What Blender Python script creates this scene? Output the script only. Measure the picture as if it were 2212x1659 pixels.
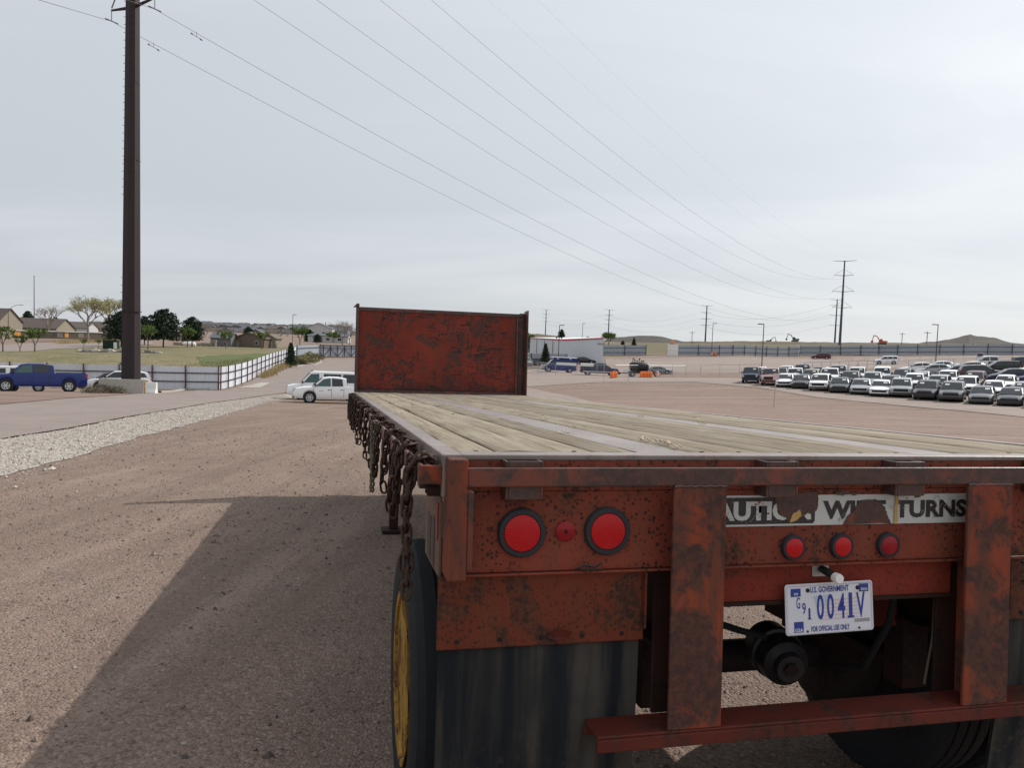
import bpy, math, random
import numpy as np
from mathutils import Matrix, Vector
R = math.radians
random.seed(7)
S = bpy.context.scene
COL = S.collection
for o in list(bpy.data.objects): bpy.data.objects.remove(o)

# ------------------------------------------------------------------ camera
FPX, CX, CY = 1662.0, 1106.0, 829.5          # focal length and centre in a 2212 x 1659 picture
PITCH, ROLL, CAMZ = R(3.5), R(2.0), 1.604
FW = Vector((0, math.cos(PITCH), -math.sin(PITCH)))
U0 = Vector((0, math.sin(PITCH), math.cos(PITCH)))
X0 = Vector((1, 0, 0))
RT = X0*math.cos(ROLL) + U0*math.sin(ROLL)
UP = U0*math.cos(ROLL) - X0*math.sin(ROLL)
CAM = Vector((0, 0, CAMZ))
cd = bpy.data.cameras.new('camera'); cam = bpy.data.objects.new('camera', cd); COL.objects.link(cam)
cd.sensor_width = 36; cd.sensor_fit = 'HORIZONTAL'; cd.lens = 36*FPX/2212
cd.clip_start = .05; cd.clip_end = 20000
M = Matrix.Identity(4)
for i in range(3):
    M[i][0], M[i][1], M[i][2], M[i][3] = RT[i], UP[i], -FW[i], CAM[i]
cam.matrix_world = M
S.camera = cam
# ------------------------------------------------------------------ trailer axes (used by sun and trailer)
def c2w(v): return RT*v[0] - UP*v[1] + FW*v[2]
TA = c2w((-0.22639321, -0.00905573, 0.9739939))     # trailer forward
TX = c2w((0.97370137, 0.02410485, 0.22654933))      # trailer right
TU = c2w((0.02552954, -0.99966842, -0.0033604))     # trailer up
TO = CAM - TX*(-1.528) - TA*(-2.066) - TU*(0.204)   # origin: rear centre, deck level
DECK = 1.40
# ------------------------------------------------------------------ sun, sky, exposure
SUN_DIR = (TX*1.03 + TA*0.377 + TU*1.0).normalized()
el = math.asin(SUN_DIR.z); az = math.atan2(SUN_DIR.x, SUN_DIR.y)
sd = bpy.data.lights.new('sun', 'SUN'); sun = bpy.data.objects.new('sun', sd); COL.objects.link(sun)
sd.energy = 3.7; sd.angle = R(0.6); sd.color = (1, .95, .88)
sun.rotation_euler = SUN_DIR.to_track_quat('Z', 'Y').to_euler()
sun.location = (30, 10, 40)

def nd(t, typ, **kw):
    n = t.nodes.new(typ)
    for k, v in kw.items():
        if k[0] == '_':
            k = k[1:]
            n.inputs[int(k) if k.isdigit() else k.replace('_', ' ')].default_value = v
        else: setattr(n, k, v)
    return n
def math_(t, op, a, b=None, c=None, clamp=False):
    n = t.nodes.new('ShaderNodeMath'); n.operation = op; n.use_clamp = clamp
    for i, v in enumerate((a, b, c)):
        if v is None: continue
        if isinstance(v, (int, float)): n.inputs[i].default_value = v
        else: t.links.new(v, n.inputs[i])
    return n.outputs[0]
def mix(t, f, a, b, mode='MIX'):
    n = t.nodes.new('ShaderNodeMix'); n.data_type = 'RGBA'; n.blend_type = mode
    for i, v in ((0, f), (6, a), (7, b)):
        if isinstance(v, (int, float)): n.inputs[i].default_value = v
        elif isinstance(v, (tuple, list)): n.inputs[i].default_value = (*v[:3], 1)
        else: t.links.new(v, n.inputs[i])
    return n.outputs[2]
def ramp(t, f, a, b):                      # smooth step a..b -> 0..1
    n = t.nodes.new('ShaderNodeMapRange'); n.interpolation_type = 'SMOOTHSTEP'
    t.links.new(f, n.inputs[0]); n.inputs[1].default_value = a; n.inputs[2].default_value = b
    return n.outputs[0]
def coord(t, scale=(1, 1, 1), kind='Object', rot=(0, 0, 0)):
    tc = t.nodes.new('ShaderNodeTexCoord'); mp = t.nodes.new('ShaderNodeMapping')
    mp.inputs['Scale'].default_value = scale; mp.inputs['Rotation'].default_value = rot
    t.links.new(tc.outputs[kind], mp.inputs[0]); return mp.outputs[0]
def noise(t, v, scale, detail=4, rough=.55, dist=0.0):
    n = nd(t, 'ShaderNodeTexNoise', _Scale=scale, _Detail=detail, _Roughness=rough, _Distortion=dist)
    t.links.new(v, n.inputs['Vector']); return n.outputs[0]
def voro(t, v, scale, feature='F1', out=0):
    n = t.nodes.new('ShaderNodeTexVoronoi'); n.feature = feature; n.inputs['Scale'].default_value = scale
    t.links.new(v, n.inputs['Vector']); return n.outputs[out]

w = bpy.data.worlds.new('World'); S.world = w; w.use_nodes = True
t = w.node_tree; bg = t.nodes['Background']
sky = t.nodes.new('ShaderNodeTexSky'); sky.sky_type = 'NISHITA'; sky.sun_disc = False
sky.sun_elevation = el; sky.sun_rotation = az; sky.dust_density = 3.0; sky.altitude = 1800; sky.air_density = 1.2
tc = t.nodes.new('ShaderNodeTexCoord'); sp = t.nodes.new('ShaderNodeSeparateXYZ'); t.links.new(tc.outputs['Generated'], sp.inputs[0])
zz = math_(t, 'ADD', math_(t, 'MAXIMUM', sp.outputs[2], 0.0), .16)
cb = t.nodes.new('ShaderNodeCombineXYZ')
t.links.new(math_(t, 'DIVIDE', sp.outputs[0], zz), cb.inputs[0]); t.links.new(math_(t, 'DIVIDE', sp.outputs[1], zz), cb.inputs[1])
mp = t.nodes.new('ShaderNodeMapping'); t.links.new(cb.outputs[0], mp.inputs[0])
mp.inputs['Scale'].default_value = (.45, .9, 1); mp.inputs['Rotation'].default_value = (0, 0, R(12)); mp.inputs['Location'].default_value = (3.1, 1.4, 0)
n1 = noise(t, mp.outputs[0], 1.1, 5, .52, .8); n2 = noise(t, mp.outputs[0], .42, 3, .5, .3)
thick = ramp(t, math_(t, 'ADD', math_(t, 'MULTIPLY', n1, .5), math_(t, 'MULTIPLY', n2, .5)), .36, .64)
deck = mix(t, thick, (5.45, 5.82, 6.20), (6.65, 6.88, 7.12))     # thin grey-blue veil and whiter, thicker cloud
dt = t.nodes.new('ShaderNodeVectorMath'); dt.operation = 'DOT_PRODUCT'; t.links.new(tc.outputs['Generated'], dt.inputs[0]); dt.inputs[1].default_value = SUN_DIR
glow = math_(t, 'POWER', math_(t, 'MAXIMUM', dt.outputs['Value'], 0.0), 3.0)     # cloud scatters sunlight forward round the sun
deck = mix(t, 1.0, deck, mix(t, glow, (.93, .93, .93), (1.42, 1.40, 1.36)), 'MULTIPLY')
deck = mix(t, 1.0, deck, mix(t, ramp(t, sp.outputs[2], 0.0, .32), (.90, .90, .91), (1.0, 1.0, 1.0)), 'MULTIPLY')     # a veil of cloud is dimmer low down
col = mix(t, .92, sky.outputs[0], deck)
t.links.new(col, bg.inputs[0]); bg.inputs[1].default_value = 0.122
S.view_settings.view_transform = 'Standard'; S.view_settings.look = 'None'
S.view_settings.exposure = 0.0; S.view_settings.gamma = 1
S.render.engine = 'CYCLES'

# ------------------------------------------------------------------ materials
MAT = {}
def new(name):
    m = bpy.data.materials.new(name); m.use_nodes = True; MAT[name] = m
    return m, m.node_tree, m.node_tree.nodes['Principled BSDF']
def setc(t, b, c, rough=None, bump=None, bstr=.3, bdist=.01):
    if isinstance(c, (tuple, list)): b.inputs['Base Color'].default_value = (*c[:3], 1)
    else: t.links.new(c, b.inputs['Base Color'])
    if rough is not None:
        if isinstance(rough, (int, float)): b.inputs['Roughness'].default_value = rough
        else: t.links.new(rough, b.inputs['Roughness'])
    if bump is not None:
        n = nd(t, 'ShaderNodeBump', _Strength=bstr, _Distance=bdist); t.links.new(bump, n.inputs['Height']); t.links.new(n.outputs[0], b.inputs['Normal'])
def plain(name, c, rough=.6, metal=0, spec=.5, var=.12, scale=3.0, coat=0, bump=0):
    m, t, b = new(name); v = coord(t); n = noise(t, v, scale, 5, .6)
    d = tuple(x*(1-var) for x in c); l = tuple(min(1, x*(1+var)) for x in c)
    setc(t, b, mix(t, n, d, l), rough, n if bump else None, bump, .02)
    b.inputs['Metallic'].default_value = metal; b.inputs['Specular IOR Level'].default_value = spec
    if coat: b.inputs['Coat Weight'].default_value = coat; b.inputs['Coat Roughness'].default_value = .04
    return m
def rust(name, paint, mid, dark, amt=.5, speck=.5, streak=.4, scale=1.0, rough=.72, scratch=0, pits=0, foot=None):
    m, t, b = new(name); v = coord(t)
    vs = coord(t, (9*scale, 9*scale, .9*scale))
    big = noise(t, v, 5.5*scale, 8, .66, .6); fine = noise(t, v, 46*scale, 5, .7); st = noise(t, vs, 1.6, 5, .6, .3)
    c = mix(t, ramp(t, noise(t, v, 2.2*scale, 4, .6), .3, .7), paint, tuple(x*.72 for x in paint))
    c = mix(t, math_(t, 'MULTIPLY', ramp(t, st, .42, .68), streak), c, mid)
    c = mix(t, ramp(t, big, .62-.3*amt, .72-.3*amt), c, mix(t, ramp(t, fine, .35, .65), dark, mid))
    sk = ramp(t, noise(t, v, 85*scale, 3, .6), .68-.12*speck, .76-.12*speck)
    c = mix(t, math_(t, 'MULTIPLY', sk, speck), c, dark)
    if scratch:
        v2 = coord(t, (3, 3, 14)); v3 = coord(t, (16, 3, 3))
        s1 = ramp(t, noise(t, v2, 2.6, 6, .62, 1.2), .565, .61); s2 = ramp(t, noise(t, v3, 2.3, 6, .62, 1.2), .575, .62)
        area = ramp(t, noise(t, v, 1.5, 3, .5), .36, .52)
        c = mix(t, math_(t, 'MULTIPLY', math_(t, 'MULTIPLY', math_(t, 'MAXIMUM', s1, s2), area), scratch), c, (.028, .024, .026))
    if pits:
        vd = math_(t, 'ADD', voro(t, v, 78), math_(t, 'MULTIPLY', math_(t, 'SUBTRACT', noise(t, v, 160, 3, .6), .5), .55)); vc = voro(t, v, 78, out=1); sc_ = t.nodes.new('ShaderNodeSeparateColor'); t.links.new(vc, sc_.inputs[0])
        pm__ = math_(t, 'MULTIPLY', math_(t, 'LESS_THAN', vd, math_(t, 'MULTIPLY', sc_.outputs[0], .48)), ramp(t, noise(t, v, 4.5, 3, .5), .32, .52))
        c = mix(t, math_(t, 'MULTIPLY', pm__, pits), c, tuple(x*.8 for x in dark))
    if foot:                                   # scuffed, bare band along the lower edge
        sp_ = t.nodes.new('ShaderNodeSeparateXYZ'); t.links.new(v, sp_.inputs[0])
        hh = math_(t, 'ADD', sp_.outputs[2], math_(t, 'MULTIPLY', noise(t, coord(t, (3, 3, 9)), 1.6, 6, .65, .8), foot*1.5))
        c = mix(t, ramp(t, hh, foot*1.35, foot*.80), c, (.040, .026, .024))
    setc(t, b, c, rough, math_(t, 'ADD', big, math_(t, 'MULTIPLY', fine, .5)), .35, .004)
    b.inputs['Specular IOR Level'].default_value = .5 if rough < .45 else .18
    return m
DRK = (.042, .024, .019)
rust('paint_rear', (.245, .056, .034), (.165, .056, .032), DRK, .30, .5, .8, pits=.85)
rust('paint_plate_panel', (.265, .043, .026), (.15, .042, .023), DRK, .22, .6, .25, pits=.4)
rust('paint_post', (.290, .064, .032), (.115, .050, .034), (.058, .033, .030), .64, .5, .9)
rust('paint_bar', (.200, .050, .029), (.085, .039, .030), (.045, .026, .022), .80, .35, .3, rough=.36)
rust('paint_rail_sheen', (.275, .228, .205), (.245, .188, .165), (.165, .120, .110), .45, .2, .15, rough=.38)  # pale base colour carries the sky sheen on rails and strips
rust('paint_headboard', (.245, .042, .026), (.145, .046, .031), (.050, .034, .033), .44, .6, .5, .8, scratch=1.0, foot=.22)
rust('paint_skirt', (.180, .042, .022), (.130, .046, .023), DRK, .46, .7, .6, pits=.6)
rust('paint_under_shade', (.038, .016, .013), (.03, .015, .012), (.014, .011, .010), .5, .3, .3)  # darkened red paint; the shade below the deck is in its colour
rust('paint_bumper', (.135, .028, .020), (.095, .030, .020), (.045, .021, .018), .5, .4, .2, rough=.6)
rust('rim_yellow', (.40, .225, .035), (.17, .07, .02), (.05, .024, .012), .48, 1.0, .4, 1.4)
rust('rub_rail', (.20, .125, .092), (.17, .095, .065), (.09, .052, .038), .35, .4, .3, rough=.5)
rust('chain_rust', (.060, .036, .026), (.075, .040, .025), (.022, .016, .014), .5, .3, .1, 3, rough=.55)
rust('hub_dark', (.030, .024, .024), (.035, .024, .020), (.010, .009, .009), .5, .3, .1)

def wood(name, a, bcol, dark):
    m, t, b = new(name)
    oi = t.nodes.new('ShaderNodeObjectInfo')
    tc = t.nodes.new('ShaderNodeTexCoord')
    add = t.nodes.new('ShaderNodeVectorMath'); add.operation = 'ADD'
    cbn = t.nodes.new('ShaderNodeCombineXYZ')
    r10 = math_(t, 'MULTIPLY', oi.outputs['Random'], 37.0)
    for i in range(3): t.links.new(r10, cbn.inputs[i])
    t.links.new(tc.outputs['Object'], add.inputs[0]); t.links.new(cbn.outputs[0], add.inputs[1])
    def mp(s):
        q = t.nodes.new('ShaderNodeMapping'); q.inputs['Scale'].default_value = s; t.links.new(add.outputs[0], q.inputs[0]); return q.outputs[0]
    g = noise(t, mp((46, 1.3, 46)), 1.0, 7, .65, 1.0); g2 = noise(t, mp((120, 3, 120)), 1.0, 4, .7)
    bl = noise(t, mp((2.4, 1.2, 2.4)), 1.4, 5, .6, .4); st = noise(t, mp((7, 5, 7)), 1.0, 6, .7)
    c = mix(t, ramp(t, bl, .32, .68), a, bcol)
    c = mix(t, math_(t, 'MULTIPLY', ramp(t, g, .44, .70), .75), c, dark)
    c = mix(t, math_(t, 'MULTIPLY', ramp(t, st, .60, .72), .55), c, tuple(x*.45 for x in dark))
    c = mix(t, math_(t, 'MULTIPLY', ramp(t, noise(t, mp((3, 9, 3)), 1.0, 5, .7), .58, .70), .5), c, tuple(min(1, x*1.35) for x in a))
    hv = nd(t, 'ShaderNodeHueSaturation'); t.links.new(c, hv.inputs['Color'])
    t.links.new(math_(t, 'ADD', math_(t, 'MULTIPLY', oi.outputs['Random'], .34), .80), hv.inputs['Value'])
    setc(t, b, hv.outputs[0], .85, math_(t, 'ADD', g, math_(t, 'MULTIPLY', g2, .6)), .8, .006)
    b.inputs['Specular IOR Level'].default_value = .2
wood('deck_wood', (.240, .196, .142), (.305, .265, .205), (.105, .076, .052))
wood('splinter_wood', (.42, .36, .27), (.46, .40, .30), (.22, .16, .10))
# ground family
def dirt(name, a, bcol, dark, light, fs=70, amt=.5, bstr=.5, tracks=False):
    m, t, b = new(name); v = coord(t)
    big = noise(t, v, .22, 5, .6); med = noise(t, v, 2.1, 6, .65); fine = noise(t, v, 28, 5, .75)
    pe = voro(t, v, fs, out=1); sepn = t.nodes.new('ShaderNodeSeparateColor'); t.links.new(pe, sepn.inputs[0])
    vd = voro(t, v, fs)
    c = mix(t, ramp(t, big, .35, .65), a, bcol)
    c = mix(t, math_(t, 'MULTIPLY', ramp(t, noise(t, v, .55, 5, .65, .6), .48, .62), .35), c, tuple(x*.74 for x in a))
    c = mix(t, math_(t, 'MULTIPLY', ramp(t, noise(t, v, 9, 6, .7), .56, .72), .40), c, dark)
    c = mix(t, math_(t, 'MULTIPLY', ramp(t, med, .40, .66), .35), c, tuple(x*.80 for x in a))
    c = mix(t, math_(t, 'MULTIPLY', ramp(t, sepn.outputs[0], .55, .95), amt), c, dark)
    c = mix(t, math_(t, 'MULTIPLY', ramp(t, sepn.outputs[1], .72, .98), amt), c, light)
    c = mix(t, math_(t, 'MULTIPLY', ramp(t, fine, .5, .75), amt*.6), c, dark)
    if tracks:
        vt = coord(t, (2.2, .10, 1) if tracks is True else (.035, .8, 1), rot=(0, 0, R(-13) if tracks is True else R(12))); tr = noise(t, vt, 1.0, 5, .6, .5)
        c = mix(t, math_(t, 'MULTIPLY', ramp(t, tr, .50, .66), .45 if tracks is True else .75), c, tuple(x*.68 for x in a))
        c = mix(t, math_(t, 'MULTIPLY', ramp(t, tr, .46, .30), .40 if tracks is True else .70), c, tuple(min(1, x*1.22) for x in bcol))
    h = math_(t, 'ADD', math_(t, 'MULTIPLY', vd, -1.0), math_(t, 'MULTIPLY', fine, .8))
    setc(t, b, c, .95, h, bstr, .012); b.inputs['Specular IOR Level'].default_value = .15
dirt('dirt', (.240, .172, .138), (.278, .206, .168), (.095, .068, .056), (.37, .305, .26), 66, .58, .9, True)
dirt('dirt_red', (.228, .160, .134), (.262, .188, .158), (.150, .106, .090), (.34, .275, .24), 14, .45, .6, 2)
dirt('gravel', (.39, .345, .30), (.45, .405, .355), (.20, .18, .155), (.52, .49, .44), 34, .7, .8)
dirt('asphalt', (.255, .212, .194), (.275, .230, .210), (.20, .165, .152), (.33, .285, .265), 60, .18, .2)
dirt('lot_pave', (.288, .235, .208), (.315, .262, .234), (.22, .178, .158), (.37, .325, .295), 30, .25, .2, 2)
dirt('field_dry', (.225, .180, .110), (.120, .130, .060), (.095, .090, .045), (.31, .25, .16), 3, .5, .5)
dirt('field_green', (.085, .118, .045), (.140, .145, .065), (.05, .07, .025), (.21, .19, .095), 3, .5, .5)
dirt('bank_grass_earth', (.165, .140, .088), (.125, .122, .066), (.08, .075, .042), (.22, .18, .12), 2, .5, .4)
dirt('hill_earth', (.140, .112, .076), (.112, .098, .068), (.07, .064, .046), (.175, .14, .10), .08, .5, 0)
dirt('hill_far', (.088, .076, .066), (.072, .067, .063), (.05, .048, .047), (.12, .10, .085), .05, .5, 0)
dirt('concrete', (.40, .375, .335), (.46, .435, .39), (.28, .265, .24), (.52, .50, .47), 22, .3, .25)
plain('rubber', (.018, .020, .023), .8, spec=.2, var=.3, scale=14, bump=.2)
m, t, b = new('mud_flap_rubber'); v = coord(t); vs = coord(t, (7, 7, .5))
c = mix(t, ramp(t, noise(t, vs, 1.4, 5, .6, .4), .38, .66), (.014, .017, .021), (.066, .060, .052))
c = mix(t, math_(t, 'MULTIPLY', ramp(t, noise(t, v, 4, 5, .6), .45, .7), .5), c, (.018, .021, .026))
sp_ = t.nodes.new('ShaderNodeSeparateXYZ'); t.links.new(v, sp_.inputs[0]); sc1 = math_(t, 'ADD', sp_.outputs[2], math_(t, 'MULTIPLY', noise(t, v, 9, 6, .7), .5))
c = mix(t, math_(t, 'MULTIPLY', ramp(t, noise(t, v, 26, 6, .7), .52, .66), ramp(t, sc1, -.45, -.95)), c, (.085, .068, .054))
setc(t, b, c, .8, noise(t, v, 30, 4, .6), .2, .004); b.inputs['Specular IOR Level'].default_value = .12
plain('black_steel', (.012, .012, .015), .5, var=.25, scale=8)
def lens(name, c):
    m, t, b = new(name); v = coord(t); g = nd(t, 'ShaderNodeTexWave', _Scale=42.0, _Distortion=0.0); g.bands_direction = 'X'; t.links.new(v, g.inputs[0])
    g2 = nd(t, 'ShaderNodeTexWave', _Scale=42.0, _Distortion=0.0); g2.bands_direction = 'Z'; t.links.new(v, g2.inputs[0])
    du = ramp(t, noise(t, v, 18, 5, .65), .45, .75); p = math_(t, 'MULTIPLY', g.outputs[1], g2.outputs[1])
    cc = mix(t, p, tuple(x*.88 for x in c), c); cc = mix(t, math_(t, 'MULTIPLY', du, .25), cc, (.16, .06, .05))
    setc(t, b, cc, mix(t, du, (.22, .22, .22), (.55, .55, .55)), p, .10, .003); b.inputs['Specular IOR Level'].default_value = .3
lens('lens_red', (.52, .008, .012)); lens('lens_red_dull', (.30, .008, .014))
plain('grommet', (.020, .022, .028), .7, var=.2)
plain('decal_white', (.50, .52, .50), .5, var=.10, scale=9)
plain('decal_black', (.028, .022, .022), .55, var=.2)
plain('decal_stain', (.46, .30, .10), .7, var=.3, scale=20)
plain('plate_white', (.66, .68, .74), .35, var=.04)
plain('plate_blue', (.02, .045, .28), .4, var=.05)
plain('plate_grey', (.30, .30, .32), .5)
plain('plate_pale_red', (.66, .50, .52), .4); plain('plate_pale_blue', (.50, .55, .66), .4)
plain('galvanised', (.42, .43, .44), .38, metal=.7, var=.2, scale=30)
plain('pole_steel', (.036, .025, .027), .6, spec=.25, var=.18, scale=1.2)
plain('dark_pole', (.040, .042, .055), .5, var=.1)
plain('far_pole', (.060, .064, .10), .6, var=.1)
plain('cable_grey', (.16, .17, .19), .5)
plain('fence_sheet', (.66, .69, .74), .45, var=.07, scale=.6)
plain('fence_sheet_far', (.33, .365, .41), .5, var=.08, scale=.4)
plain('fence_post_maroon', (.105, .050, .062), .6)
plain('fence_rail_dark', (.035, .028, .045), .6)
plain('white_panel', (.72, .72, .69), .6)
plain('wall_white', (.55, .59, .63), .5, var=.05, scale=.3)
plain('roof_white', (.82, .82, .82), .5, var=.04, scale=.4)
plain('trim_red', (.34, .018, .03), .5)
plain('wall_tan', (.26, .225, .17), .8, var=.12, scale=.5); plain('wall_brown', (.135, .105, .082), .8, var=.12, scale=.6)
plain('wall_grey', (.15, .145, .15), .8, var=.12); plain('wall_pale', (.46, .46, .46), .8, var=.1); plain('wall_bluegrey', (.20, .23, .27), .8, var=.1)
plain('roof_brown', (.115, .092, .080), .85, var=.2, scale=2); plain('roof_grey', (.12, .13, .15), .85, var=.2, scale=2)
plain('window_dark', (.03, .035, .045), .15)
plain('glass_dark', (.012, .016, .022), .06, spec=.7, var=.1)
plain('glass_teal', (.035, .085, .085), .06, spec=.7, var=.3, scale=2)
plain('orange_plastic', (.78, .16, .03), .5, var=.08); plain('white_plastic', (.80, .80, .78), .45, var=.06)
plain('light_orange', (.78, .36, .09), .4)
plain('tyre', (.018, .018, .020), .85, var=.2); plain('rim_alloy', (.55, .56, .58), .3, metal=.6)
plain('headlamp', (.55, .57, .62), .12, spec=.8); plain('tail_red', (.42, .015, .02), .2); plain('trim_black', (.016, .016, .018), .55)
plain('paper', (.82, .82, .80), .7)
plain('excavator_orange', (.45, .10, .06), .6); plain('excavator_dark', (.06, .055, .05), .6)
plain('bark', (.14, .105, .080), .9, var=.3, scale=4); plain('bark_dark', (.05, .038, .030), .9, var=.3, scale=4); plain('bark_grey', (.22, .19, .165), .9, var=.2, scale=4)
def leaf(name, a, bcol):
    m, t, b = new(name); g = t.nodes.new('ShaderNodeNewGeometry')
    v = coord(t); c = mix(t, ramp(t, noise(t, v, .9, 3, .6), .35, .65), a, bcol)
    h = nd(t, 'ShaderNodeHueSaturation'); t.links.new(c, h.inputs['Color'])
    t.links.new(math_(t, 'ADD', math_(t, 'MULTIPLY', g.outputs['Random Per Island'], .6), .7), h.inputs['Value'])
    setc(t, b, h.outputs[0], .7); b.inputs['Specular IOR Level'].default_value = .2
leaf('leaf_pine', (.016, .034, .020), (.028, .052, .026)); leaf('leaf_green', (.085, .135, .030), (.13, .18, .045)); leaf('leaf_yellow', (.26, .25, .10), (.32, .30, .14))
leaf('leaf_spruce', (.018, .036, .024), (.032, .058, .030)); leaf('leaf_straw', (.42, .33, .18), (.34, .26, .13)); leaf('leaf_sage', (.19, .18, .085), (.26, .235, .12)); leaf('leaf_bare', (.24, .20, .15), (.30, .26, .19)); leaf('leaf_dead', (.13, .12, .085), (.19, .17, .12))
for nm_ in ('fence_sheet', 'fence_sheet_far'):                 # every sheet weathered a little differently
    t = MAT[nm_].node_tree; b = t.nodes['Principled BSDF']; lk = b.inputs['Base Color'].links[0].from_socket; oi = t.nodes.new('ShaderNodeObjectInfo'); hv = t.nodes.new('ShaderNodeHueSaturation')
    t.links.new(mix(t, math_(t, 'MULTIPLY', ramp(t, noise(t, coord(t, (4, 4, .5)), 1.2, 5, .6), .5, .8), .30), lk, (.30, .27, .24)), hv.inputs['Color']); t.links.new(math_(t, 'ADD', math_(t, 'MULTIPLY', oi.outputs['Random'], .22), .86), hv.inputs['Value']); t.links.new(hv.outputs[0], b.inputs['Base Color'])
PAINT = dict(white=(.86, .87, .88), silver=(.36, .38, .40), grey=(.13, .14, .15), black=(.010, .011, .014), blue=(.008, .023, .16), navy=(.012, .020, .060), maroon=(.085, .012, .022), red=(.30, .03, .03), tan=(.33, .28, .22), charcoal=(.045, .050, .056), steel=(.20, .24, .27), rose=(.36, .20, .19), dblue=(.016, .035, .075))
for k, c in PAINT.items(): plain('car_'+k, c, .32, metal=.25 if k in ('silver', 'grey', 'steel') else 0, var=.03, coat=.35, spec=.35)

# ------------------------------------------------------------------ mesh helpers
class MB:
    def __init__(s): s.v = []; s.f = []
    def add(s, vs, fs):
        b = len(s.v); s.v += [tuple(x) for x in vs]; s.f += [tuple(i+b for i in f) for f in fs]; return s
    def box(s, x0, x1, y0, y1, z0, z1, mat=None):
        vs = [Vector((x, y, z)) for x in (x0, x1) for y in (y0, y1) for z in (z0, z1)]
        if mat is not None: vs = [mat @ q for q in vs]
        return s.add(vs, [(0, 1, 3, 2), (4, 6, 7, 5), (0, 4, 5, 1), (2, 3, 7, 6), (0, 2, 6, 4), (1, 5, 7, 3)])
    def tube(s, pts, r, n=6, cap=True, r1=None, closed=False):
        pts = [Vector(p) for p in pts]; N = len(pts); rings = []; up = None
        for i, p in enumerate(pts):
            d = (pts[(i+1) % N]-pts[i-1]) if closed else (pts[min(i+1, N-1)]-pts[max(i-1, 0)])
            d.normalize()
            if up is None: up = Vector((0, 0, 1)) if abs(d.z) < .9 else Vector((1, 0, 0))
            a = d.cross(up).normalized(); bb = a.cross(d).normalized(); up = bb
            rr = r if r1 is None else r+(r1-r)*i/max(1, N-1)
            rings.append([p+(a*math.cos(2*math.pi*k/n)+bb*math.sin(2*math.pi*k/n))*rr for k in range(n)])
        vs = [q for ring in rings for q in ring]; fs = []
        for i in range(N if closed else N-1):
            j = (i+1) % N
            for k in range(n): fs.append((i*n+k, i*n+(k+1) % n, j*n+(k+1) % n, j*n+k))
        if cap and not closed: fs.append(tuple(range(n-1, -1, -1))); fs.append(tuple((N-1)*n+k for k in range(n)))
        return s.add(vs, fs)
    def lathe(s, prof, n=24, mat=None, cap=True):          # profile of (radius, height) round the local z axis
        vs = []
        for r, h in prof:
            for k in range(n):
                q = Vector((r*math.cos(2*math.pi*k/n), r*math.sin(2*math.pi*k/n), h)); vs.append(mat @ q if mat is not None else q)
        fs = [(i*n+k, i*n+(k+1) % n, (i+1)*n+(k+1) % n, (i+1)*n+k) for i in range(len(prof)-1) for k in range(n)]
        if cap: fs.append(tuple(range(n-1, -1, -1))); fs.append(tuple((len(prof)-1)*n+k for k in range(n)))
        return s.add(vs, fs)
    def poly(s, pts, th=None):                              # flat polygon, given a thickness vector when th is set
        n = len(pts)
        if th is None: return s.add(pts, [tuple(range(n))])
        q = [tuple(Vector(p)+Vector(th)) for p in pts]
        return s.add(list(pts)+q, [tuple(range(n-1, -1, -1)), tuple(range(n, 2*n))]+[(i, (i+1) % n, n+(i+1) % n, n+i) for i in range(n)])
    def grid(s, rows, flip=False):
        n = len(rows[0]); vs = [p for r in rows for p in r]
        fs = [(i*n+j, i*n+j+1, (i+1)*n+j+1, (i+1)*n+j) for i in range(len(rows)-1) for j in range(n-1)]
        return s.add(vs, [f[::-1] for f in fs] if flip else fs)
    def mesh(s, name, smooth=None):
        me = bpy.data.meshes.new(name); me.from_pydata(s.v, [], s.f); me.validate()
        if smooth is not None:
            me.polygons.foreach_set('use_smooth', [True]*len(me.polygons))
            me.set_sharp_from_angle(angle=R(smooth))
        me.update(); return me
def obj(name, me, mat=None, parent=None, smooth=None, bevel=0, kind=None, mw=None):
    if isinstance(me, MB): me = me.mesh(name, smooth)
    if mat is not None and not me.materials: me.materials.append(MAT[mat])
    o = bpy.data.objects.new(name, me); COL.objects.link(o)
    if parent is not None: o.parent = parent
    if mw is not None: o.matrix_local = mw
    if bevel:
        md = o.modifiers.new('bevel', 'BEVEL'); md.width = bevel; md.segments = 2; md.limit_method = 'ANGLE'; md.angle_limit = R(40)
    if kind: o['kind'] = kind
    return o
def tag(o, label, cat, group=None):
    o['label'] = label; o['category'] = cat
    if group: o['group'] = group
    return o
def thing(name, label, cat, mw=None, group=None):
    o = bpy.data.objects.new(name, None); COL.objects.link(o); o.empty_display_size = .2
    if mw is not None: o.matrix_world = mw if isinstance(mw, Matrix) else Matrix.Translation(mw)
    return tag(o, label, cat, group)
def dup(o, parent=None):
    c = o.copy(); COL.objects.link(c)
    if parent is not None: c.parent = parent
    for ch in o.children: dup(ch, c)
    return c

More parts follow.
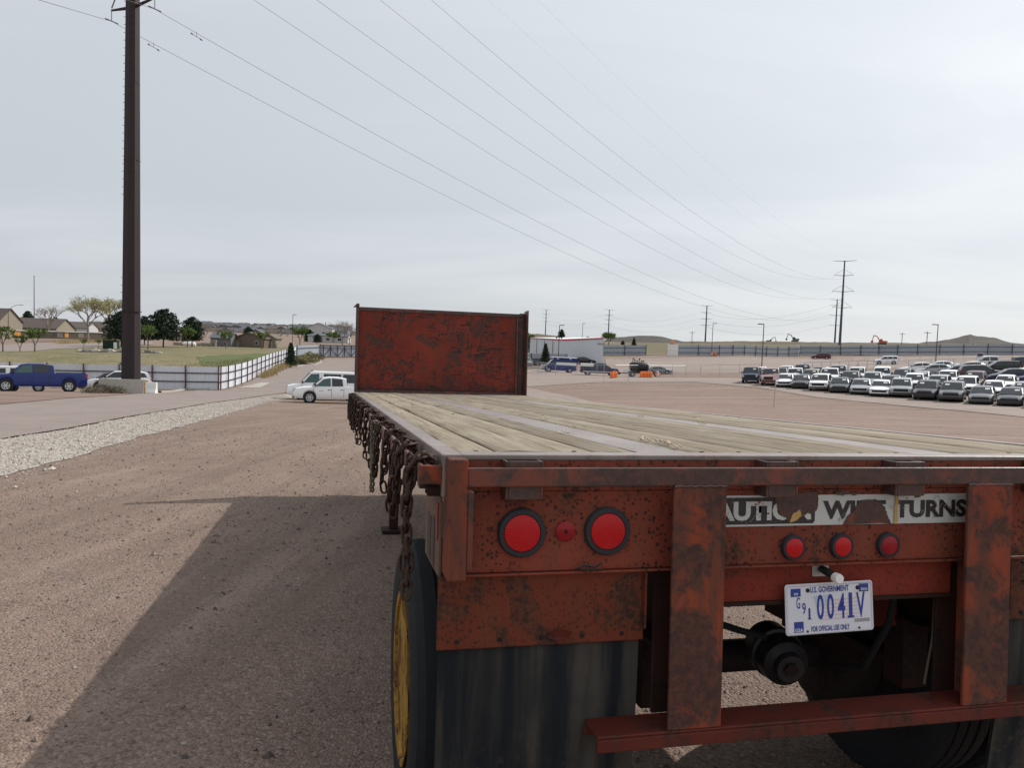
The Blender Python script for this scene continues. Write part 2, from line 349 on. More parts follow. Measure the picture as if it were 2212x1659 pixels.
# ------------------------------------------------------------------ terrain height
def ray(px, py): return FW + RT*((px-CX)/FPX) + UP*((CY-py)/FPX)
def at(px, py, depth): return CAM + ray(px, py)*depth
ctrl = []
GO = TO - TU*DECK
def plane_z(x, y):
    return GO.z - ((x-GO.x)*TU.x + (y-GO.y)*TU.y)/TU.z
for x in (-14, -5, 4, 14):
    for y in (-18, -6, 2, 9, 18, 28): ctrl.append((x, y, plane_z(x, y)))
for px, py, d in [(690, 872, 50), (80, 847, 51), (283, 848, 57), (473, 843, 78), (20, 838, 74), (640, 790, 125), (740, 772, 152), (2170, 878, 62), (1995, 866, 68), (1800, 846, 78), (1620, 829, 92),
                  (1210, 803, 131), (1295, 812, 136), (1425, 809, 140), (1640, 812, 118), (1773, 776, 198), (1915, 788, 165), (2120, 800, 105), (2212, 812, 92), (2000, 766, 195), (2212, 766, 190), (1430, 768, 195), (1600, 768, 195), (1302, 783, 165), (1150, 796, 150),
                  (350, 750, 187), (60, 722, 300), (560, 752, 229), (150, 760, 150), (420, 772, 120), (200, 770, 110), (640, 742, 300), (900, 760, 260),
                  (1430, 752, 300), (1700, 745, 420), (2000, 748, 420), (1300, 742, 420), (2212, 750, 420), (200, 712, 450), (600, 722, 520)]:
    p = at(px, py, d); ctrl.append((p.x, p.y, p.z))
for x, y, z in [(-80, -60, 1), (80, -60, 3), (0, -120, 3), (150, 0, 1), (-150, 20, -3), (-400, 300, -5), (-600, 0, -3), (0, -600, 3), (600, 0, 2), (700, 700, 0), (-700, 700, -3), (0, 1000, -4)]: ctrl.append((x, y, z))
C_ = np.array(ctrl); K = len(C_)
def tps(r2): return np.where(r2 > 1e-9, .5*r2*np.log(np.maximum(r2, 1e-9)), 0)
d2 = ((C_[:, None, :2]-C_[None, :, :2])**2).sum(-1)
A = np.zeros((K+3, K+3)); A[:K, :K] = tps(d2) + np.eye(K)*6.0; A[:K, K] = 1; A[:K, K+1:] = C_[:, :2]; A[K, :K] = 1; A[K+1:, :K] = C_[:, :2].T
rest = np.concatenate([C_[:, 2], np.zeros(3)]); W_ = np.linalg.solve(A, rest)
def H(x, y):
    x = np.asarray(x, float); y = np.asarray(y, float)
    r = np.sqrt(x*x+y*y); k = np.where(r > 900, 900/np.maximum(r, 1), 1.0)
    xs, ys = x*k, y*k
    xf, yf = xs.ravel(), ys.ravel(); zf = W_[K]+W_[K+1]*xf+W_[K+2]*yf
    for i0 in range(0, len(xf), 20000):
        sl = slice(i0, i0+20000); zf[sl] += W_[:K] @ tps((xf[None, sl]-C_[:, :1])**2+(yf[None, sl]-C_[:, 1:2])**2)
    z = zf.reshape(x.shape)
    # the trailer stands on a plane: blend to it close by
    pz = GO.z - ((x-GO.x)*TU.x + (y-GO.y)*TU.y)/TU.z
    kk = np.clip((20-np.sqrt((x+.5)**2+(y-5)**2))/8, 0, 1); kk = kk*kk*(3-2*kk)
    return z*(1-kk) + pz*kk
def h1(x, y): return float(H(np.array([x]), np.array([y]))[0])
def G(px, py):                                              # point of the ground seen at a picture position
    d = ray(px, py); ts = np.concatenate([np.linspace(2, 60, 120), np.geomspace(61, 900, 160)])
    P = np.array(CAM)[None]+ts[:, None]*np.array(d)[None]
    below = P[:, 2] < H(P[:, 0], P[:, 1])
    i = int(np.argmax(below)) if below.any() else len(ts)-1
    a, b2 = ts[max(i-1, 0)], ts[i]
    for _ in range(18):
        m_ = (a+b2)/2; p = CAM+d*float(m_)
        if p.z < h1(p.x, p.y): b2 = m_
        else: a = m_
    p = CAM+d*float(b2); return Vector((p.x, p.y, h1(p.x, p.y)))
def GD(px, depth):                                          # ground point at a picture column and a depth
    p = CAM+ray(px, 725)*depth; return Vector((p.x, p.y, h1(p.x, p.y)))
def pose(p, heading, tilt=True):                            # heading: angle of local +x in the ground plane
    e = .8
    n = Vector((-(h1(p.x+e, p.y)-h1(p.x-e, p.y))/(2*e), -(h1(p.x, p.y+e)-h1(p.x, p.y-e))/(2*e), 1)).normalized() if tilt else Vector((0, 0, 1))
    x = Vector((math.cos(heading), math.sin(heading), 0)); y = n.cross(x).normalized(); x = y.cross(n)
    m = Matrix.Identity(4)
    for i in range(3): m[i][0], m[i][1], m[i][2], m[i][3] = x[i], y[i], n[i], p[i]
    return m

# ------------------------------------------------------------------ ground sheet and its surfaces
rad = np.concatenate([[0], np.geomspace(.6, 3600, 170)]); NA = 360
ang = np.linspace(0, 2*np.pi, NA, endpoint=False)
gx = (rad[:, None]*np.sin(ang)[None]); gy = (rad[:, None]*np.cos(ang)[None]); gz = H(gx, gy)
mb = MB(); mb.v = [(0, 0, float(gz[0, 0]))] + [(float(gx[i, k]), float(gy[i, k]), float(gz[i, k])) for i in range(1, len(rad)) for k in range(NA)]
mb.f = [(0, 1+(k+1) % NA, 1+k) for k in range(NA)] + [(1+(i-1)*NA+k, 1+(i-1)*NA+(k+1) % NA, 1+i*NA+(k+1) % NA, 1+i*NA+k) for i in range(1, len(rad)-1) for k in range(NA)]
obj('ground', mb, 'dirt', smooth=60, kind='structure')
def interp(pl, n):
    L = [0]
    for a, b2 in zip(pl, pl[1:]): L.append(L[-1]+(Vector(b2)-Vector(a)).length)
    out = []
    for i in range(n):
        s = L[-1]*i/(n-1); j = 0
        while j < len(L)-2 and L[j+1] < s: j += 1
        u = (s-L[j])/max(1e-6, L[j+1]-L[j]); out.append(Vector(pl[j]).lerp(Vector(pl[j+1]), u))
    return out
def sheet(name, A_, B_, mat, eps, n=60, mrow=12, jit=0.0, kind='structure'):   # band between two picture outlines laid on the ground
    a = interp([G(*p) if len(p) == 2 else Vector(p) for p in A_], n); b2 = interp([G(*p) if len(p) == 2 else Vector(p) for p in B_], n)
    if jit:
        for q in (a, b2):
            for i in range(n): q[i] = q[i]+Vector((random.uniform(-jit, jit), random.uniform(-jit, jit), 0))
    rows = []
    for i in range(mrow):
        u = i/(mrow-1); row = [x.lerp(y, u) for x, y in zip(a, b2)]
        zs = H(np.array([p.x for p in row]), np.array([p.y for p in row])); rows.append([(p.x, p.y, float(z)+eps) for p, z in zip(row, zs)])
    mbb = MB().grid(rows)
    p0, p1, p2 = Vector(rows[0][0]), Vector(rows[0][1]), Vector(rows[1][0])
    if (p1-p0).cross(p2-p0).z < 0: mbb.f = [f[::-1] for f in mbb.f]
    return obj(name, mbb, mat, smooth=60, kind=kind), rows
# paved lane on the left and the road to the gate
road_up = [(-260, 905), (0, 876), (138, 863), (256, 855), (344, 849), (429, 842), (475, 845), (520, 836), (560, 814), (605, 797), (650, 788), (690, 775)]
road_lo = [(-420, 1045), (0, 950), (137, 929), (274, 902), (386, 883), (452, 871), (523, 862), (593, 852), (650, 838), (720, 815), (790, 795), (830, 777)]
sheet('road', road_up, road_lo, 'asphalt', .035, 90, 14)
grav, grows = sheet('gravel_strip', [(-420, 1046), (0, 951), (137, 930), (274, 903), (386, 884), (452, 872), (523, 863), (593, 853), (640, 850)],
      [(-420, 1160), (0, 1030), (128, 998), (256, 957), (379, 925), (456, 906), (522, 886), (580, 868), (645, 858)], 'gravel', .012, 120, 14, .10)
sheet('red_dirt_verge', [(-260, 862), (0, 846), (120, 846), (230, 848), (300, 846)], [(-260, 903), (0, 874), (138, 861), (250, 854), (330, 849)], 'dirt_red', .02, 40, 8)
sheet('concrete_apron', [(512, 838), (545, 832), (560, 828)], [(562, 838), (575, 832), (583, 828)], 'concrete', .06, 10, 4)
# right-hand lots and lanes
sheet('lane_to_building', [(1000, 822), (1130, 804), (1180, 799), (1350, 806)], [(1000, 858), (1130, 836), (1300, 826), (1480, 825)], 'lot_pave', .03, 40, 8)
sheet('diagonal_lane', [(1085, 828), (1140, 838), (1240, 858), (1340, 884), (1480, 930)], [(1000, 838), (1050, 862), (1090, 885), (1140, 925), (1220, 990)], 'lot_pave', .042, 30, 8)
sheet('lot_lane', [(1330, 815), (1500, 817), (1640, 818), (1760, 835), (1900, 850), (2100, 866), (2330, 884)], [(1330, 826), (1500, 826), (1640, 838), (1760, 858), (1900, 872), (2100, 890), (2330, 912)], 'lot_pave', .034, 60, 8)
sheet('parking_lot', [(1590, 812), (1750, 806), (1900, 802), (2060, 797), (2330, 792)], [(1640, 830), (1750, 838), (1900, 852), (2060, 866), (2330, 886)], 'lot_pave', .028, 40, 16)
sheet('upper_lot', [(1308, 776), (1450, 773), (1650, 773), (1800, 771), (2000, 770), (2330, 770)], [(1308, 806), (1450, 804), (1650, 806), (1800, 800), (2000, 794), (2330, 790)], 'lot_pave', .026, 50, 20)
sheet('red_dirt_field', [(1190, 842), (1330, 830), (1500, 830), (1640, 842), (1760, 862), (1900, 876), (2100, 893), (2330, 915)], [(1480, 960), (1600, 975), (1720, 985), (1850, 1000), (1980, 1020), (2150, 1040), (2330, 1060), (2500, 1080)], 'dirt_red', .016, 60, 30)
# fields beyond the left fence
sheet('dry_field', [(-260, 742), (0, 752), (200, 750), (420, 748), (600, 746), (640, 750)], [(-300, 822), (0, 822), (200, 828), (420, 832), (540, 812), (612, 776)], 'field_dry', .03, 60, 22)
sheet('green_field', [(425, 772), (480, 767), (540, 765), (596, 764)], [(440, 790), (480, 792), (520, 790), (584, 772)], 'field_green', .06, 40, 10, .5)
sheet('side_street', [(-200, 752), (0, 746), (120, 740), (250, 735), (330, 736)], [(-200, 764), (0, 760), (120, 754), (250, 750), (330, 745)], 'asphalt', .08, 40, 6)
# grass verge at the street and banks on the right, beyond the upper fence
sheet('dry_bank', [(1300, 743), (1420, 740), (1600, 741), (1800, 743), (2000, 745), (2330, 749)], [(1300, 770), (1420, 767), (1600, 767), (1800, 767), (2000, 765), (2330, 764)], 'bank_grass_earth', .05, 60, 14)

# hills on the skyline: a band of land whose crest follows the skyline at its own distance
def hills(name, prof, d0, d1, mat, base_drop=14):
    pts = []
    for (x0, y0), (x1, y1) in zip(prof, prof[1:]):
        k = max(2, int((x1-x0)/9))
        for i in range(k):
            u = i/k; pts.append((x0+(x1-x0)*u, y0+(y1-y0)*(u*u*(3-2*u))+random.uniform(-.45, .45)))
    pts.append(prof[-1]); rows = []
    for j in range(15):
        v = j/14; d = d0+(d1-d0)*v; s = math.sin(min(1, v/.62)*math.pi/2) if v < .62 else 1-.5*(v-.62)/.38
        dc = d0+(d1-d0)*.62; row = []
        for px, py in pts:
            cr = at(px, py, dc); e = CAM+ray(px, 730)*d
            zb = h1(*(CAM+ray(px, 730)*d0).xy)-3
            row.append((e.x, e.y, zb+(cr.z-zb)*s+random.uniform(-.004, .004)*d*(s if s < .95 else 0)*.35))
        rows.append(row)
    return obj(name, MB().grid(rows, True), mat, smooth=70, kind='structure')
hills('hills', [(1060, 738), (1126, 727), (1140, 722), (1160, 721), (1185, 724), (1230, 728), (1270, 735), (1310, 741)], 420, 760, 'hill_earth')
hills('hills', [(1290, 740), (1330, 729), (1390, 725), (1420, 726), (1460, 734), (1475, 738), (1510, 737), (1540, 740), (1580, 741)], 700, 1400, 'hill_far')
hills('hills', [(1440, 742), (1520, 738), (1600, 737), (1660, 737), (1700, 738), (1760, 739), (1830, 740), (1900, 740), (2000, 742), (2212, 744), (2360, 746)], 430, 640, 'hill_earth')
hills('hills', [(1960, 744), (2010, 739), (2050, 734), (2070, 729), (2088, 724), (2096, 723), (2110, 727), (2150, 730), (2165, 735), (2185, 741), (2230, 745), (2360, 746)], 900, 1700, 'hill_far')
hills('hills', [(-200, 702), (0, 700), (150, 704), (300, 708), (440, 706), (520, 705), (600, 707), (700, 712), (800, 716), (1000, 728), (1090, 738)], 560, 1100, 'hill_far')

# ------------------------------------------------------------------ the trailer
TM = Matrix.Identity(4)
for i in range(3): TM[i][0], TM[i][1], TM[i][2], TM[i][3] = TX[i], TA[i], TU[i], TO[i]
LEN = 9.1
TR = thing('flatbed_trailer', 'rusty red flatbed trailer with weathered plank deck and tall red headboard', 'trailer', TM)
def tp(name, mb, mat, parent=None, bevel=.004, smooth=None, mw=None): return obj(name, mb, mat, parent or TR, smooth, bevel, mw=mw)
# deck planks
def plank(x0, x1, y0, y1, mat='deck_wood', seed=0):
    rnd = random.Random(seed); n = max(4, int((y1-y0)/.18)); rows = []
    xs = [x0, x0+.006, x0+(x1-x0)*.33, x0+(x1-x0)*.66, x1-.006, x1]; zt = rnd.uniform(-.002, .002); cup = rnd.uniform(-.0015, .0015)
    for i in range(n+1):
        y = y0+(y1-y0)*i/n; w0 = rnd.uniform(0, .0025); w1 = -rnd.uniform(0, .0025); wz = rnd.uniform(-.0012, .0012)
        bite0 = rnd.uniform(.006, .014) if rnd.random() < .09 else 0; bite1 = rnd.uniform(.006, .014) if rnd.random() < .09 else 0
        rows.append([(x0+w0+bite0, y, -.045), (x0+w0+bite0, y, zt-.004), (xs[1]+w0+bite0, y, zt-.001+wz), (xs[2], y, zt+cup+wz), (xs[3], y, zt+cup-wz), (xs[4]+w1-bite1, y, zt-.001), (x1+w1-bite1, y, zt-.004), (x1+w1-bite1, y, -.045)])
    mbb = MB().grid(rows, True); L = len(rows)-1; k = 8
    mbb.f += [tuple(range(k)), tuple(range(L*k+k-1, L*k-1, -1))]
    return obj('plank', mbb, mat, TR, 50)
sd_ = 1
for bay in ([-1.178, -1.06, -.905, -.760, -.622], [-.452, -.345, -.205, -.060, .085, .225, .352], [.517, .665, .815, .97, 1.178]):
    for a, b2 in zip(bay, bay[1:]):
        cuts = [.095] + ([random.uniform(3.2, 5.6)] if random.random() < .55 else []) + [LEN-.06]
        for y0, y1 in zip(cuts, cuts[1:]):
            plank(a+.0012, b2-.0012, y0+.002, y1-.002, seed=sd_); sd_ += 1
# splintered wood along the strips
for x, y in [(-.435, .32), (-.43, .55), (-.44, 1.25), (-.437, 1.9), (-.43, .2), (.36, 1.6), (-.63, .8), (-.41, .42), (.33, 2.4), (-.445, 3.4)]:
    for k in range(4):
        a = Vector((x+random.uniform(-.03, .03), y+random.uniform(-.05, .05), .004)); L = random.uniform(.02, .06); w_ = random.uniform(.004, .010)
        obj('splinter', MB().poly([a, a+Vector((w_, .002, .002)), a+Vector((w_*1.2, L, .006)), a+Vector((w_*.3, L*.9, .008))], (0, 0, .003)), 'splinter_wood', TR)
# bolts in the plank ends
bolt = MB().lathe([(.008, 0), (.008, .0015), (.003, .002)], 8).mesh('bolt', 40); bolt.materials.append(MAT['hub_dark'])
for x in (-1.12, -.98, -.83, -.69, -.40, -.27, -.13, .02, .16, .29, .59, .74, .89, 1.06):
    for y in (.13, 2.5, 4.9): obj('bolt', bolt, None, TR, mw=Matrix.Translation((x+random.uniform(-.01, .01), y, -.001)))
for x0, x1 in ((-.619, -.456), (.355, .514)):
    tp('steel_strip', MB().box(x0, x1, .092, LEN-.06, -.02, -.002), 'paint_rail_sheen', bevel=0)
for s in (-1, 1):
    a, b2 = sorted((s*1.18, s*1.235))
    tp('side_rail', MB().box(a, b2, -.004, LEN, -.115, .002).box(*sorted((s*1.15, s*1.1795)), .1, LEN-.1, -.115, -.10), 'paint_rail_sheen')
    a, b2 = sorted((s*1.284, s*1.297))
    tp('rub_rail', MB().box(a, b2, .02, LEN+.02, -.080, -.026), 'rub_rail')
    # stake pockets between side rail and rub rail
    pk = MB()
    for yy in (0, .055): pk.box(*sorted((s*1.2352, s*1.2835)), yy, yy+.008, -.105, -.016)
    pk.box(*sorted((s*1.274, s*1.2835)), .008, .055, -.105, -.016)
    pm = pk.mesh('stake_pocket'); pm.materials.append(MAT['paint_bar'])
    for k in range(16):
        o = obj('stake_pocket', pm, None, TR, bevel=.002); o.location = (0, .10+k*.58, 0)
    # rear end wrap of the rub rail
    tp('rail_end', MB().box(*sorted((s*1.2265, s*1.296)), -.002, .019, -.080, -.028), 'paint_post')
    tp('rail_end_box', MB().box(*sorted((s*1.227, s*1.270)), .022, .09, -.115, -.09), 'paint_under_shade')
# rear end
tp('rear_rail', MB().box(-1.1795, 1.1795, .002, .016, -.10, -.0142), 'paint_rear', bevel=.002); tp('rear_top_flange', MB().box(-1.1795, 1.1795, 0, .09, -.014, .0015), 'paint_rail_sheen', bevel=.004)  # top flange paler than the rail face, sky sheen painted in
tp('rear_rub_bar', MB().box(-1.174, 1.174, -.076, -.063, -.078, -.026), 'paint_bar')
pk = MB().box(-.052, -.044, -.0625, .001, -.114, -.010).box(.044, .052, -.0625, .001, -.114, -.010).box(-.0438, .0438, -.0625, -.055, -.114, -.010)
pm = pk.mesh('stake_pocket'); pm.materials.append(MAT['paint_bar'])
for x in (-1.02, -.245, .19, .72, 1.05):
    o = obj('stake_pocket', pm, None, TR, bevel=.002); o.location = (x, 0, 0)
tp('light_panel', MB().box(-1.172, 1.172, .003, .013, -.325, -.1002).box(-1.172, 1.172, -.012, .0028, -.332, -.325), 'paint_rear')
for s in (-1, 1):
    a, b2 = sorted((s*1.176, s*1.2262))
    tp('corner_post', MB().box(a, b2, -.0775, .03, -.325, -.004), 'paint_post', bevel=.005)
    tp('corner_gusset', MB().box(*sorted((s*1.158, s*1.1755)), -.07, .0025, -.30, -.09), 'paint_bar', bevel=.003)
    # uprights of the bumper
    a, b2 = (-.592, -.43) if s < 0 else (.388, .553); xw = (a+b2)/2
    tp('bumper_post', MB().box(a, b2, -.078, -.066, -.764, -.0785).box(xw-.007, xw+.007, -.0658, .0020, -.3235, -.0785).box(xw-.007, xw+.007, -.0658, .0395, -.764, -.3335), 'paint_post', bevel=.003); tp('post_back_flange', MB().box(a, b2, .0397, .052, -.764, -.3335), 'paint_under_shade', bevel=.002)  # back flange darker than its post, shade behind it put into the colour
    # hanger plate and mud flap
    tp('flap_hanger', MB().box(*sorted((s*.632, s*1.236)), .018, .026, -.538, -.334).box(*sorted((s*.632, s*.640)), -.004, .0178, -.50, -.334), 'paint_skirt')
    rows = []
    for i in range(11):
        z = -.535-.60*i/10
        rows.append([(s*(.642+.588*j/14), .031+.012*math.sin(j*.7+i*.2)*(i/10)+.05*(i/10)**2, z) for j in range(15)])
    back = [[(x, y+.010, z) for x, y, z in r] for r in rows]
    mbb = MB().grid(rows, s > 0).grid(back, s < 0)
    obj('mud_flap', mbb, 'mud_flap_rubber', TR, 60)
    bw = MB()
    for k in range(5): bw.lathe([(.007, 0), (.007, .002), (.004, .003)], 8, Matrix.Translation((s*(.70+.12*k), .018, -.515)) @ Matrix.Rotation(R(90), 4, 'X'))
    tp('flap_bolt', bw, 'hub_dark', bevel=0)
obj('bent_tab', MB().poly([(-.93, .012, -.51), (-.90, .002, -.492), (-.855, -.004, -.498), (-.865, .004, -.515), (-.90, .008, -.525)], (0, .004, 0)), 'paint_bumper', TR)
tp('plate_panel', MB().box(-.4295, .4295, .026, .036, -.452, -.326), 'paint_plate_panel')
tp('plate_panel_edge', MB().box(-.4295, .4295, .012, .0258, -.4518, -.440), 'paint_under_shade', bevel=.002)
tp('bumper', MB().box(-.80, .80, -.0775, .045, -.774, -.765).box(-.80, .80, -.0775, -.066, -.812, -.7742).box(-.80, .80, .035, .045, -.812, -.7742), 'paint_bumper')
for s in (-1, 1):
    tp('corner_plate', MB().box(*sorted((s*1.2264, s*1.2345)), .0305, .34, -.34, -.1155), 'rub_rail', bevel=.002)
    tp('side_reflector', MB().box(*sorted((s*1.2347, s*1.238)), .05, .075, -.24, -.14), 'lens_red_dull', bevel=.001)
    tp('side_slot', MB().box(*sorted((s*1.2347, s*1.2362)), .12, .17, -.33, -.19).box(*sorted((s*1.2347, s*1.2362)), .20, .28, -.33, -.20), 'black_steel', bevel=.001)
for x0, x1, z in ((-.592, -.43, -.0785), (.388, .553, -.0785)):
    tp('weld_bead', MB().tube([(x0+(x1-x0)*i/16, -.077+.0015*(i % 2), z-.0015+.001*((i*7) % 3)) for i in range(17)], .0045, 5), 'paint_bar', bevel=0, smooth=60)
for s in (-1, 1): tp('weld_bead', MB().tube([(s*1.174, -.072+.0015*(i % 2), -.028-.0032*i) for i in range(16)], .0045, 5), 'paint_bar', bevel=0, smooth=60)
# lamps
def lamp(x, z, r, mat, rim, ri, y=.003, name='tail_light'):
    f = Matrix.Translation((x, y, z)) @ Matrix.Rotation(R(90), 4, 'X')
    e = obj(name, MB().lathe([(r, 0), (r*1.0, .010), (r*.95, .016), (ri*1.02, .017), (ri, .012)], 40, f, True), rim, TR, 35)
    obj('lens', MB().lathe([(ri, .0122), (ri*.97, .0165), (ri*.6, .0205), (ri*.2, .0215), (.0005, .0216)], 40, f, True), mat, e, 50)
    return e
for s in (-1, 1):
    for x in (1.010, .760): lamp(s*x, -.214, .068, 'lens_red', 'grommet', .052)
    e = obj('reflector', MB().lathe([(.028, 0), (.028, .006), (.022, .010), (.0005, .011)], 28, Matrix.Translation((s*.883, .003, -.213)) @ Matrix.Rotation(R(90), 4, 'X')), 'lens_red_dull', TR, 40)
    obj('screw', MB().lathe([(.006, .0115), (.005, .0135), (.0004, .014)], 10, Matrix.Translation((s*.883, .003, -.213)) @ Matrix.Rotation(R(90), 4, 'X')), 'hub_dark', e)
for x, mt in ((-.166, 'lens_red'), (0, 'lens_red'), (.165, 'lens_red_dull')): lamp(x, -.275, .039, mt, 'grommet', .030, name='marker_light')
obj('wire_loop', MB().tube([(.655, -.02, -.335), (.675, -.035, -.345), (.685, -.04, -.37), (.675, -.035, -.395), (.655, -.02, -.405)], .006, 6), 'black_steel', TR, 60)
obj('wire_scrap', MB().tube([(-.86, -.014, -.318), (-.83, -.02, -.305), (-.80, -.018, -.312), (-.78, -.02, -.30)], .003, 5).tube([(-.84, -.014, -.322), (-.81, -.022, -.316), (-.775, -.016, -.32)], .0025, 5), 'black_steel', TR, 60)

# ---- lettering
def text(name, s, size, mat, parent, mw, width=None, bold=0.0, align='CENTER', height=None):
    cu = bpy.data.curves.new(name, 'FONT'); cu.body = s; cu.size = 1; cu.align_x = align; cu.align_y = 'CENTER'; cu.offset = bold; cu.resolution_u = 3
    o = bpy.data.objects.new(name, cu); COL.objects.link(o); bpy.context.view_layer.update()
    me = bpy.data.meshes.new_from_object(o.evaluated_get(bpy.context.evaluated_depsgraph_get())); bpy.data.objects.remove(o)
    xs = [v.co.x for v in me.vertices]; ys = [v.co.y for v in me.vertices]; cxx, cyy = (max(xs)+min(xs))/2, (max(ys)+min(ys))/2
    kx = (width/(max(xs)-min(xs))) if width else size; ky = (height/(max(ys)-min(ys))) if height else size
    for v in me.vertices: v.co = ((v.co.x-cxx)*kx, (v.co.y-cyy)*ky, 0)
    me.materials.clear(); me.materials.append(MAT[mat])
    return obj(name, me, None, parent, mw=mw)
FACE = Matrix(((1, 0, 0, 0), (0, 0, -1, 0), (0, 1, 0, 0), (0, 0, 0, 1)))       # text plane x-z facing the rear
def face(x, y, z): return Matrix.Translation((x, y, z)) @ FACE
# warning decal between the posts
dz0, dz1 = -.210, -.118; yd = .0005
dec = obj('warning_decal', MB().box(-.45, .52, yd, .0029, dz0, dz1), 'decal_white', TR)
dec['label'] = 'peeling caution wide turns sticker across the rear panel'
obj('decal_field', MB().poly([(-.44, yd-.0006, dz0+.006), (-.098, yd-.0006, dz0+.006), (-.092, yd-.0006, dz0+.014), (-.092, yd-.0006, dz1-.006), (-.44, yd-.0006, dz1-.006)]), 'decal_black', dec)
text('lettering', 'CAUTION', 1, 'decal_white', dec, face(-.293, yd-.0012, -.164), 0.375, .045, height=.058)
text('lettering', 'WIDE', 1, 'decal_black', dec, face(.046, yd-.0012, -.164), .222, .045, height=.056)
text('lettering', 'TURNS', 1, 'decal_black', dec, face(.322, yd-.0012, -.164), .266, .045, height=.056)
def blob(cx, cz, rx, rz, n=26, rough=.25, seed=0, y=yd-.002):
    rn = random.Random(seed); ph = [rn.uniform(0, 6.28) for _ in range(5)]
    return [(cx+rx*(1+rough*sum(math.sin((k+2)*a+ph[k])/(k+1.4) for k in range(5)))*math.cos(a), y, cz+rz*(1+rough*sum(math.sin((k+2)*a+ph[k])/(k+1.4) for k in range(5)))*math.sin(a)) for a in [2*math.pi*i/n for i in range(n)]]
def peel(pts, mat, yy): obj('peeled_patch', MB().poly([(x, yy, z) for x, z in pts], (0, .0012, 0)), mat, dec)
rz_ = random.Random(3)
def ragged(pts, k=4, a=.0035):
    out = []
    for (x0, z0), (x1, z1) in zip(pts, pts[1:]+pts[:1]):
        for i in range(k): out.append((x0+(x1-x0)*i/k+rz_.uniform(-a, a), z0+(z1-z0)*i/k+rz_.uniform(-a, a)))
    return out
peel(ragged([(-.232, -.116), (-.09, -.108), (-.083, -.13), (-.086, -.16), (-.10, -.178), (-.118, -.168), (-.14, -.190), (-.165, -.176), (-.185, -.196), (-.215, -.17), (-.226, -.145)]), 'paint_bar', yd-.0030)
peel(ragged([(-.165, -.170), (-.145, -.164), (-.140, -.180), (-.16, -.196), (-.18, -.199)], 3, .002), 'decal_stain', yd-.0042)
peel(ragged([(.005, -.208), (.018, -.186), (.045, -.166), (.055, -.140), (.075, -.133), (.118, -.133), (.140, -.145), (.155, -.165), (.165, -.19), (.175, -.2085)], 4, .002), 'paint_bar', yd-.0030)
peel(ragged([(-.03, -.113), (0.0, -.104), (.03, -.112), (.06, -.108), (.05, -.120), (.02, -.117), (-.01, -.120)], 3, .002), 'paint_bar', yd-.0030)
peel(ragged([(.188, -.119), (.20, -.117), (.199, -.21), (.186, -.2105)], 6, .002), 'decal_stain', yd-.0036)
peel(ragged([(.255, -.1165), (.29, -.1165), (.278, -.128), (.262, -.127)], 3, .002), 'paint_bar', yd-.0030)
for k in range(12):
    x, z = rz_.uniform(-.38, .44), rz_.uniform(dz0+.006, dz1-.006)
    obj('peeled_patch', MB().poly(blob(x, z, rz_.uniform(.002, .006), rz_.uniform(.002, .005), 9, .3, k, yd-.0026), (0, .001, 0)), rz_.choice(['decal_stain', 'paint_bar']), dec)
for k in range(26):                         # fine cracks in the film
    x, z = rz_.uniform(-.40, .45), rz_.uniform(dz0+.008, dz1-.008); p = [(x, yd-.0020, z)]
    for q in range(4): p.append((p[-1][0]+rz_.uniform(-.012, .012), yd-.0020, max(dz0+.004, min(dz1-.004, p[-1][2]+rz_.uniform(-.012, .012)))))
    obj('crack', MB().tube(p, .0007, 3), 'plate_grey', dec)
# licence plate
PW, PH = .152, .076
pm_ = Matrix.Translation((-.036, -.006, -.462)) @ Matrix.Rotation(R(-4), 4, 'X') @ Matrix.Rotation(R(-1.0), 4, 'Y')
def rrect(wd, hg, r, y, n=6):
    out = []
    for cx_, cz_, a0 in ((wd-r, hg-r, 0), (-wd+r, hg-r, 90), (-wd+r, -hg+r, 180), (wd-r, -hg+r, 270)):
        for i in range(n+1): a = R(a0+90*i/n); out.append((cx_+r*math.cos(a), y, cz_+r*math.sin(a)))
    return out[::-1]
lp = obj('licence_plate', MB().poly(rrect(PW, PH, .010, 0), (0, .0022, 0)), 'plate_white', TR, mw=pm_, bevel=.0006)
lp['label'] = 'white licence plate with blue lettering below the marker lights'
obj('plate_rim', MB().tube(rrect(PW-.004, PH-.004, .009, -.0004), .0019, 6, closed=True), 'plate_white', lp, 60)
obj('rim_line', MB().tube(rrect(PW-.0075, PH-.0075, .007, -.0002), .0007, 4, closed=True), 'plate_pale_red', lp, 60)
def pf(x, z, y=-.0012): return face(x, y, z)
for k, (x, wd) in enumerate(((-.033, .024), (.002, .024), (.040, .026), (.072, .012), (.108, .030))):
    text('character', '0041V'[k], 1, 'plate_blue', lp, pf(x, .004), wd, .016, height=.076)
for ch, x, z in (('G', -.108, .020), ('9', -.089, .003), ('1', -.071, -.014)): text('character', ch, 1, 'plate_blue', lp, pf(x, z), .012 if ch != '1' else .006, .006, height=.034)
obj('serif', MB().box(.0605, .0835, -.0014, -.0009, -.034, -.0275), 'plate_blue', lp); obj('serif', MB().box(-.0765, -.0655, -.0014, -.0009, -.031, -.0275), 'plate_blue', lp)
text('lettering', 'U.S. GOVERNMENT', 1, 'plate_blue', lp, pf(0, .057), .134, .02, height=.018)
text('lettering', 'FOR OFFICIAL USE ONLY', 1, 'plate_blue', lp, pf(0, -.060), .132, .02, height=.016)
obj('plate_square', MB().poly([(-.124, -.0008, -.068), (-.092, -.0008, -.068), (-.092, -.0008, -.036), (-.124, -.0008, -.036)]), 'plate_blue', lp)
text('lettering', 'GSA', 1, 'plate_white', lp, pf(-.108, -.061), .028, .02, height=.011)
